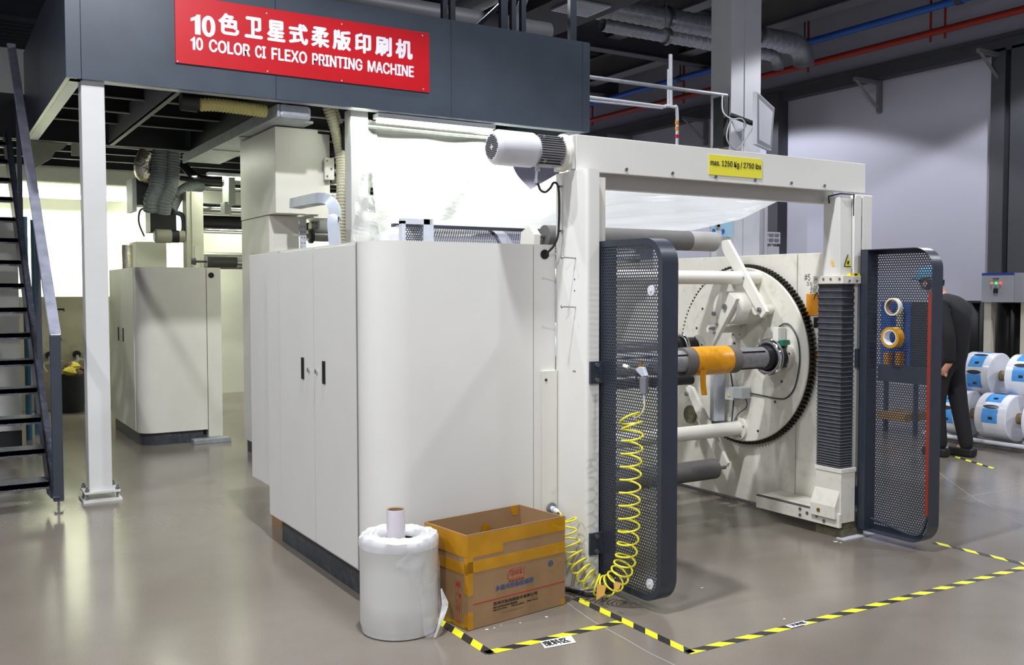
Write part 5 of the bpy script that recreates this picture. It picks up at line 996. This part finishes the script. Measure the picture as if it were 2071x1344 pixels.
for k in range(9):
    a = rg.uniform(0, 6.28); r0 = rg.uniform(0, .12); c = Vector((1.62+math.cos(a)*r0, 13.88+math.sin(a)*r0, 0.5+rg.uniform(0, .12))); b.lathe(c-Vector((0, 0, .07)), (rg.uniform(-.4, .4), rg.uniform(-.4, .4), 1), [(0, 0), (0.02, 0.06), (0.07, 0.09), (0.12, 0.05), (0.14, 0)], 9, mi=k % 2)
b.build('rags', [mat('yellow_rag', (176, 160, 40), 0.8), mat('brown_rag', (74, 44, 30), 0.8)], wb, smooth=True)
ec = thing('electrical_cabinet', (0.2, 11.2, 0), 'light grey electrical cabinet on a black plinth behind the stair treads', 'cabinet')
b = MB(); b.box(-0.7, 0.82, 10.95, 11.6, 0.18, 2.35); b.build('cabinet_body', mat('light_cab_grey', (176, 176, 174), 0.5), ec, bev=0.004)
b = MB(); b.box(-0.7, 0.82, 10.97, 11.6, 0, 0.18); b.build('plinth', black, ec)
b = MB()
for z in (1.9, 1.45, 1.0, 0.55): b.box(0.25, 0.6, 10.942, 10.95, z, z+0.26)
b.build('light_pattern_square', mat('pale_light_pattern', (196, 196, 192), 0.5), ec)  # pale squares paint the light between square shadows on the cabinet front
for k, (x, y) in enumerate(((0.93, 11.5), (1.05, 11.9))):
    b = MB(); b.tube([(x, y, 0.0), (x, y, 2.4)], 0.03, 8); tag(b.build('blue_pipe_riser', mat('teal_pipe', (40, 90, 120), 0.5), smooth=True), ['thin teal pipe rising beside the grey electrical cabinet', 'thin teal pipe farther from the grey electrical cabinet, toward the white post'][k], 'pipe')
# ================================================================== RIGHT SIDE: ROLL CART, CABINET, PERSON
ct = thing('roll_cart', (9.6, 5.6, 0.1), 'low white steel rack carrying the printed film rolls', 'rack')
b = MB()
for (x, z) in ((9.1, 0.10), (9.42, 0.085), (9.75, 0.085), (10.1, 0.10)): b.cyl((x, 4.5, z-0.03), (x, 6.4, z-0.03), 0.022, 12)
b.build('rack_tube', ltgrey, ct, smooth=True)
for y in (4.6, 6.3):
    b = MB(); b.box(9.05, 10.15, y-0.02, y+0.02, 0.0, 0.05); b.build('rack_cross_bar', ltgrey, ct)
def roll(X, Y0, Y1, Z, R_, label, ph=0.0, coreout=0.07, proto=[None]):
    t = thing('printed_film_roll', (X, (Y0+Y1)/2, Z), label, 'film roll', 'printed film rolls on the rack'); yc = (Y0+Y1)/2; W_ = (Y1-Y0)
    b = MB(); pf_ = [(0, 0.055)]+[(0.0+0.002*(k % 2), 0.06+(R_-0.065)*k/13) for k in range(14)]+[(0.006, R_), (W_-0.006, R_), (W_, R_-0.006), (W_, 0.055)]
    b.lathe((X, Y0, Z), (0, 1, 0), pf_, 56); b.build('wound_film', mat('glossy_white_film', (226, 228, 236), 0.2, var=0.03, coat=0.8), t, smooth=True)
    b = MB(); b.lathe((X, Y0-coreout, Z), (0, 1, 0), [(0, 0.042), (0, 0.056), (W_+coreout*2, 0.056), (W_+coreout*2, 0.042), (0, 0.042)], 28); b.build('core_tube', mat('dirty_core', (124, 108, 78), 0.7, var=0.4, scale=20), t, smooth=True)
    rp = R_+0.0015
    def patch(a0, a1, y0, y1, m_, nm, lift=0.0, oval=False):
        b = MB(); na = 14; ny = 8
        def fn(u, v):
            if oval:
                u2, v2 = u*2-1, v*2-1; sc = math.sqrt(max(0.0, 1-v2*v2*0.99)); uu = (u2*max(sc, .25)+1)/2
            else: uu = u
            a = a0+(a1-a0)*uu; y = y0+(y1-y0)*v; return Vector((X-math.cos(a)*(rp+lift), y, Z+math.sin(a)*(rp+lift)))
        b.grid(fn, na, ny); b.build(nm, m_, t, smooth=True, fixn=False)
    for k in range(3):
        a = -0.55+k*0.95+ph; y0, y1 = yc-0.35*W_+0.1*W_, yc+0.15*W_+0.1*W_
        patch(a, a+0.62, y0, y1, blueprint, 'blue_print_panel'); patch(a+0.62, a+0.80, y0, y1, blackprint, 'black_oval_print', 0.001, True); patch(a+0.15, a+0.27, yc-0.1*W_, yc+0.04*W_, blackprint, 'small_print_block', 0.001)
        b = MB()
    return t
ZC = 0.315; RB = 0.235
roll(9.30, 5.96, 6.28, ZC, RB, 'printed film roll at the left end of the lower front row', 0.1)
roll(9.30, 5.47, 5.80, ZC, RB, 'printed film roll second from the left in the lower front row, black oval logo', 0.35)
roll(9.30, 4.98, 5.31, ZC, RB, 'printed film roll cut off by the right edge in the lower front row', 0.2)
roll(9.86, 5.96, 6.28, ZC, RB, 'printed film roll in the lower back row behind the leftmost one', 0)
roll(9.86, 5.47, 5.80, ZC, RB, 'printed film roll in the lower back row behind the second one', 0)
roll(9.58, 5.83, 6.15, ZC+0.39, RB, 'printed film roll on top, left one of the upper pair', 0.0)
roll(9.58, 5.33, 5.66, ZC+0.39, RB, 'printed film roll on top, right one of the upper pair with loose blue film', 0.45)
# control cabinet and black curtains before the right wall
cc = thing('control_cabinet', (12.3, 7.1, 1.44), 'light grey control box with blue top strip and three indicator lamps', 'control box')
b = MB(); b.box(12.0, 12.5, 7.17, 7.60, 1.44, 1.79); b.build('box_body', boxgrey, cc); b = MB(); b.box(12.0, 12.5, 7.17, 7.60, 1.79, 1.825); b.build('blue_top', bluetrim, cc)
b = MB(); b.box(12.02, 12.5, 6.2, 7.165, 1.44, 1.82); b.build('side_box', boxgrey, cc)
for (y, m_) in ((7.455, led_o), (7.395, led_g), (7.335, led_r)): b = MB(); b.cyl((12.0, y, 1.69), (11.985, y, 1.69), 0.014, 12); b.build('indicator_lamp', m_, cc)
b = MB(); b.box(11.99, 12.0, 7.37, 7.43, 1.56, 1.62); b.build('switch_block', black, cc); b = MB(); b.box(11.99, 12.0, 7.36, 7.44, 1.745, 1.755); b.build('name_strip', slated, cc)
for k, y in enumerate((7.55, 7.05)):
    b = MB(); b.box(12.05, 12.15, y-0.06, y+0.04, 0, 1.44); b.build('support_leg', mat('cream_leg', (206, 202, 188), 0.6), cc)
cu = thing('black_curtain_frame', (12.6, 7.3, 0), 'row of black hanging curtain strips under the control box', 'curtain')
for k in range(12):
    y0 = 8.7-k*0.25; b = MB(); b.grid(lambda u, v: Vector((12.5+0.03*math.sin(u*PI*2+k), y0-u*0.26, 0.05+v*1.38)), 8, 2); b.build('curtain_strip', mat('curtain_black', (16, 16, 18), 0.6), cu, smooth=True, solid=0.003)
b = MB(); b.box(12.48, 12.52, 5.7, 8.7, 1.42, 1.45); b.build('curtain_rail', slated, cu)
b = MB(); b.box(11.6, 12.0, 6.3, 6.75, 0.35, 0.95); b.box(11.6, 12.0, 6.3, 6.75, 0, 0.34); tag(b.build('cardboard_crate', card), 'brown cardboard crate by the black curtains at the right edge', 'box')
# blue machine seen through the right gate
bm_ = thing('blue_slitter_machine', (9.6, 7.2, 0), 'blue and grey machine seen through the holes of the right gate', 'machine')
def px_box(x0, y0, x1, y1, X, dx, m_, nm):
    a, c = PX(x0, y1, X), PX(x1, y0, X); b = MB(); b.box(X, X+dx, min(a.y, c.y), max(a.y, c.y), min(a.z, c.z), max(a.z, c.z)); b.build(nm, m_, bm_)
px_box(1780, 612, 1842, 750, 9.4, 0.3, mat('machine_blue', (40, 90, 180), 0.4), 'blue_upright')
px_box(1842, 612, 1873, 760, 9.35, 0.4, black, 'black_panel'); px_box(1775, 745, 1880, 768, 9.2, 0.6, slated, 'machine_table'); px_box(1812, 620, 1822, 700, 9.33, 0.05, mat('machine_cream', (200, 196, 170)), 'guide_bar')
for a, c in ((1786, 1796), (1810, 1820)): px_box(a, 712, c, 750, 9.3, 0.08, orangep, 'orange_block')
for a in (1785, 1845): px_box(a, 768, a+6, 905, 9.3, 0.06, slated, 'machine_leg')
px_box(1775, 838, 1830, 846, 9.2, 0.5, mat('machine_ochre', (170, 130, 50)), 'ochre_shelf')
# printed roll on the rear shaft, seen through left gate
t = thing('reel_on_shaft', (3.9, S2.y, S2.z-0.2), 'white film reel with blue print seen through the left gate', 'film roll')
b = MB(); b.lathe((3.55, S2.y, S2.z), (1, 0, 0), [(0, 0.063), (0, 0.22), (0.62, 0.22), (0.62, 0.063)], 48); b.build('wound_film', mat('glossy_white_film', (226, 228, 236)), t, smooth=True)
b = MB(); b.grid(lambda u, v: Vector((3.85+v*0.2, S2.y-math.cos(0.3+u*1.3)*0.222, S2.z+math.sin(0.3+u*1.3)*0.222)), 16, 2); b.build('blue_print_panel', blueprint, t, smooth=True)
# ---- person
pe_ = thing('person', (8.4, 5.7, 0), 'person in black workwear and a blue cap leaning forward behind the right gate', 'person')
def skin_body(name, V, E, Rad, m_, parent, root, lv=2):
    org = world_org(parent); me = bpy.data.meshes.new(name); me.from_pydata([tuple(Vector(p)-org) for p in V], E, []); o = bpy.data.objects.new(name, me); COL.objects.link(o); o.parent = parent
    me.materials.append(m_); sk = o.modifiers.new('skin', 'SKIN'); sk.use_smooth_shade = True
    sv = me.skin_vertices[0].data
    for i, r in enumerate(Rad): sv[i].radius = (r, r) if not isinstance(r, tuple) else r; sv[i].use_root = (i == root)
    ss = o.modifiers.new('sub', 'SUBSURF'); ss.levels = lv; ss.render_levels = lv; return o
SX = 8.4
V = [(SX, 5.66, .95), (SX, 5.60, 1.12), (SX, 5.60, 1.30), (SX, 5.66, 1.46), (SX, 5.74, 1.54), (SX, 5.80, 1.62), (SX, 5.85, 1.70), (SX, 5.88, 1.77),
     (SX-.09, 5.66, .88), (SX-.10, 5.70, .50), (SX-.10, 5.64, .10), (SX-.10, 5.80, .04),
     (SX+.09, 5.66, .88), (SX+.11, 5.60, .50), (SX+.11, 5.50, .12), (SX+.11, 5.62, .04),
     (SX-.17, 5.63, 1.45), (SX-.22, 5.50, 1.18), (SX-.20, 5.50, .90), (SX-.20, 5.555, .86),
     (SX+.17, 5.66, 1.45), (SX+.22, 5.72, 1.2), (SX+.18, 5.92, 1.08), (SX+.17, 5.98, 1.06),
     (SX-.215, 5.57, .80), (SX-.19, 5.545, .79), (SX-.20, 5.53, .78), (SX-.185, 5.575, .785), (SX-.19, 5.59, .82)]
E_ = [(0, 1), (1, 2), (2, 3), (3, 4), (4, 5), (5, 6), (6, 7), (0, 8), (8, 9), (9, 10), (10, 11), (0, 12), (12, 13), (13, 14), (14, 15), (3, 16), (16, 17), (17, 18), (18, 19), (3, 20), (20, 21), (21, 22), (22, 23), (19, 24), (19, 25), (19, 26), (19, 27), (19, 28)]
Rd = [.14, .13, .15, .12, .055, .085, .10, .07, .09, .062, .042, .04, .09, .062, .042, .04, .06, .045, .032, .03, .06, .045, .032, .035, .009, .009, .009, .009, .01]
skin_body('body', V, E_, Rd, skin, pe_, 0)
idx = list(range(0, 5))+[8, 9, 10, 12, 13, 14, 16, 17, 18, 20, 21, 22]
mp2 = {a: i for i, a in enumerate(idx)}
V2 = [(V[i][0], V[i][1], 0.055) if i in (10, 14) else V[i] for i in idx]; E2 = [(mp2[a], mp2[c]) for a, c in E_ if a in mp2 and c in mp2]; R2_ = [Rd[i]+0.024 for i in idx]
skin_body('workwear', V2, E2, R2_, cloth, pe_, 0)
for (a, c) in ((V[10], V[11]), (V[14], V[15])):
    b = MB(); x, y, z = a; b.prism([(x-.05, y-.07, 0.0), (x+.05, y-.07, 0.0), (x+.05, y+.14, 0.0), (x+.03, y+.20, 0.0), (x-.03, y+.20, 0.0), (x-.05, y+.14, 0.0)], (0, -.01, .085)); b.build('shoe', black, pe_, bev=0.02)
b = MB(); b.lathe((SX, 5.86, 1.715), (0, 0.2, 1), [(0, 0.122), (0.04, 0.125), (0.08, 0.11), (0.115, 0.07), (0.125, 0.0)], 28); b.prism([(SX-.08, 5.95, 1.72), (SX+.08, 5.95, 1.72), (SX+.06, 6.04, 1.705), (SX-.06, 6.04, 1.705)], (0, 0, .012)); b.build('cap', capb, pe_, smooth=True)
b = MB(); b.lathe((SX, 5.93, 1.66), (0, 1, -0.1), [(0, 0.03), (0.03, 0.018), (0.05, 0.008), (0.052, 0)], 12); b.build('nose', skin, pe_, smooth=True)
b = MB(); b.lathe((SX-.10, 5.84, 1.66), (-1, 0, 0), [(0, 0.028), (0.015, 0.026), (0.018, 0.01), (0.012, 0)], 14); b.build('ear', skin, pe_, smooth=True)
for dx in (-.035, .035): b = MB(); b.cyl((SX+dx, 5.935, 1.685), (SX+dx, 5.95, 1.685), 0.011, 10); b.build('eye', dkt, pe_)
b = MB(); b.box(SX-.025, SX+.025, 5.94, 5.95, 1.615, 1.622); b.build('mouth', mat('lip', (150, 80, 70), 0.5), pe_)
b = MB(); b.lathe((SX, 5.83, 1.70), (0, 0, -1), [(0, 0.108), (0.05, 0.106), (0.09, 0.08)], 24); b.build('hair', black, pe_, smooth=True)

b = MB(); b.box(2.0, 2.3, 6.14, 6.42, 0.0, 0.28); o = b.build('small_carton', card); tag(o, 'small brown carton on the floor under the rear end of the near cabinet', 'box')
b = MB(); b.prism([PY(62, 286, 11.6), PY(137, 291, 11.6), PY(128, 300, 11.6), PY(112, 306, 11.6), PY(104, 320, 11.6), PY(62, 346, 11.6)], (0, 0.03, 0)); b.box(1.42, 1.62, 11.6, 11.63, 3.1, 3.61); tag(b.build('cream_gusset_panel', mat('dull_cream_panel', (150, 150, 138), 0.6)), 'dull cream cut panel hanging under the deck behind the stair handrail', 'panel')
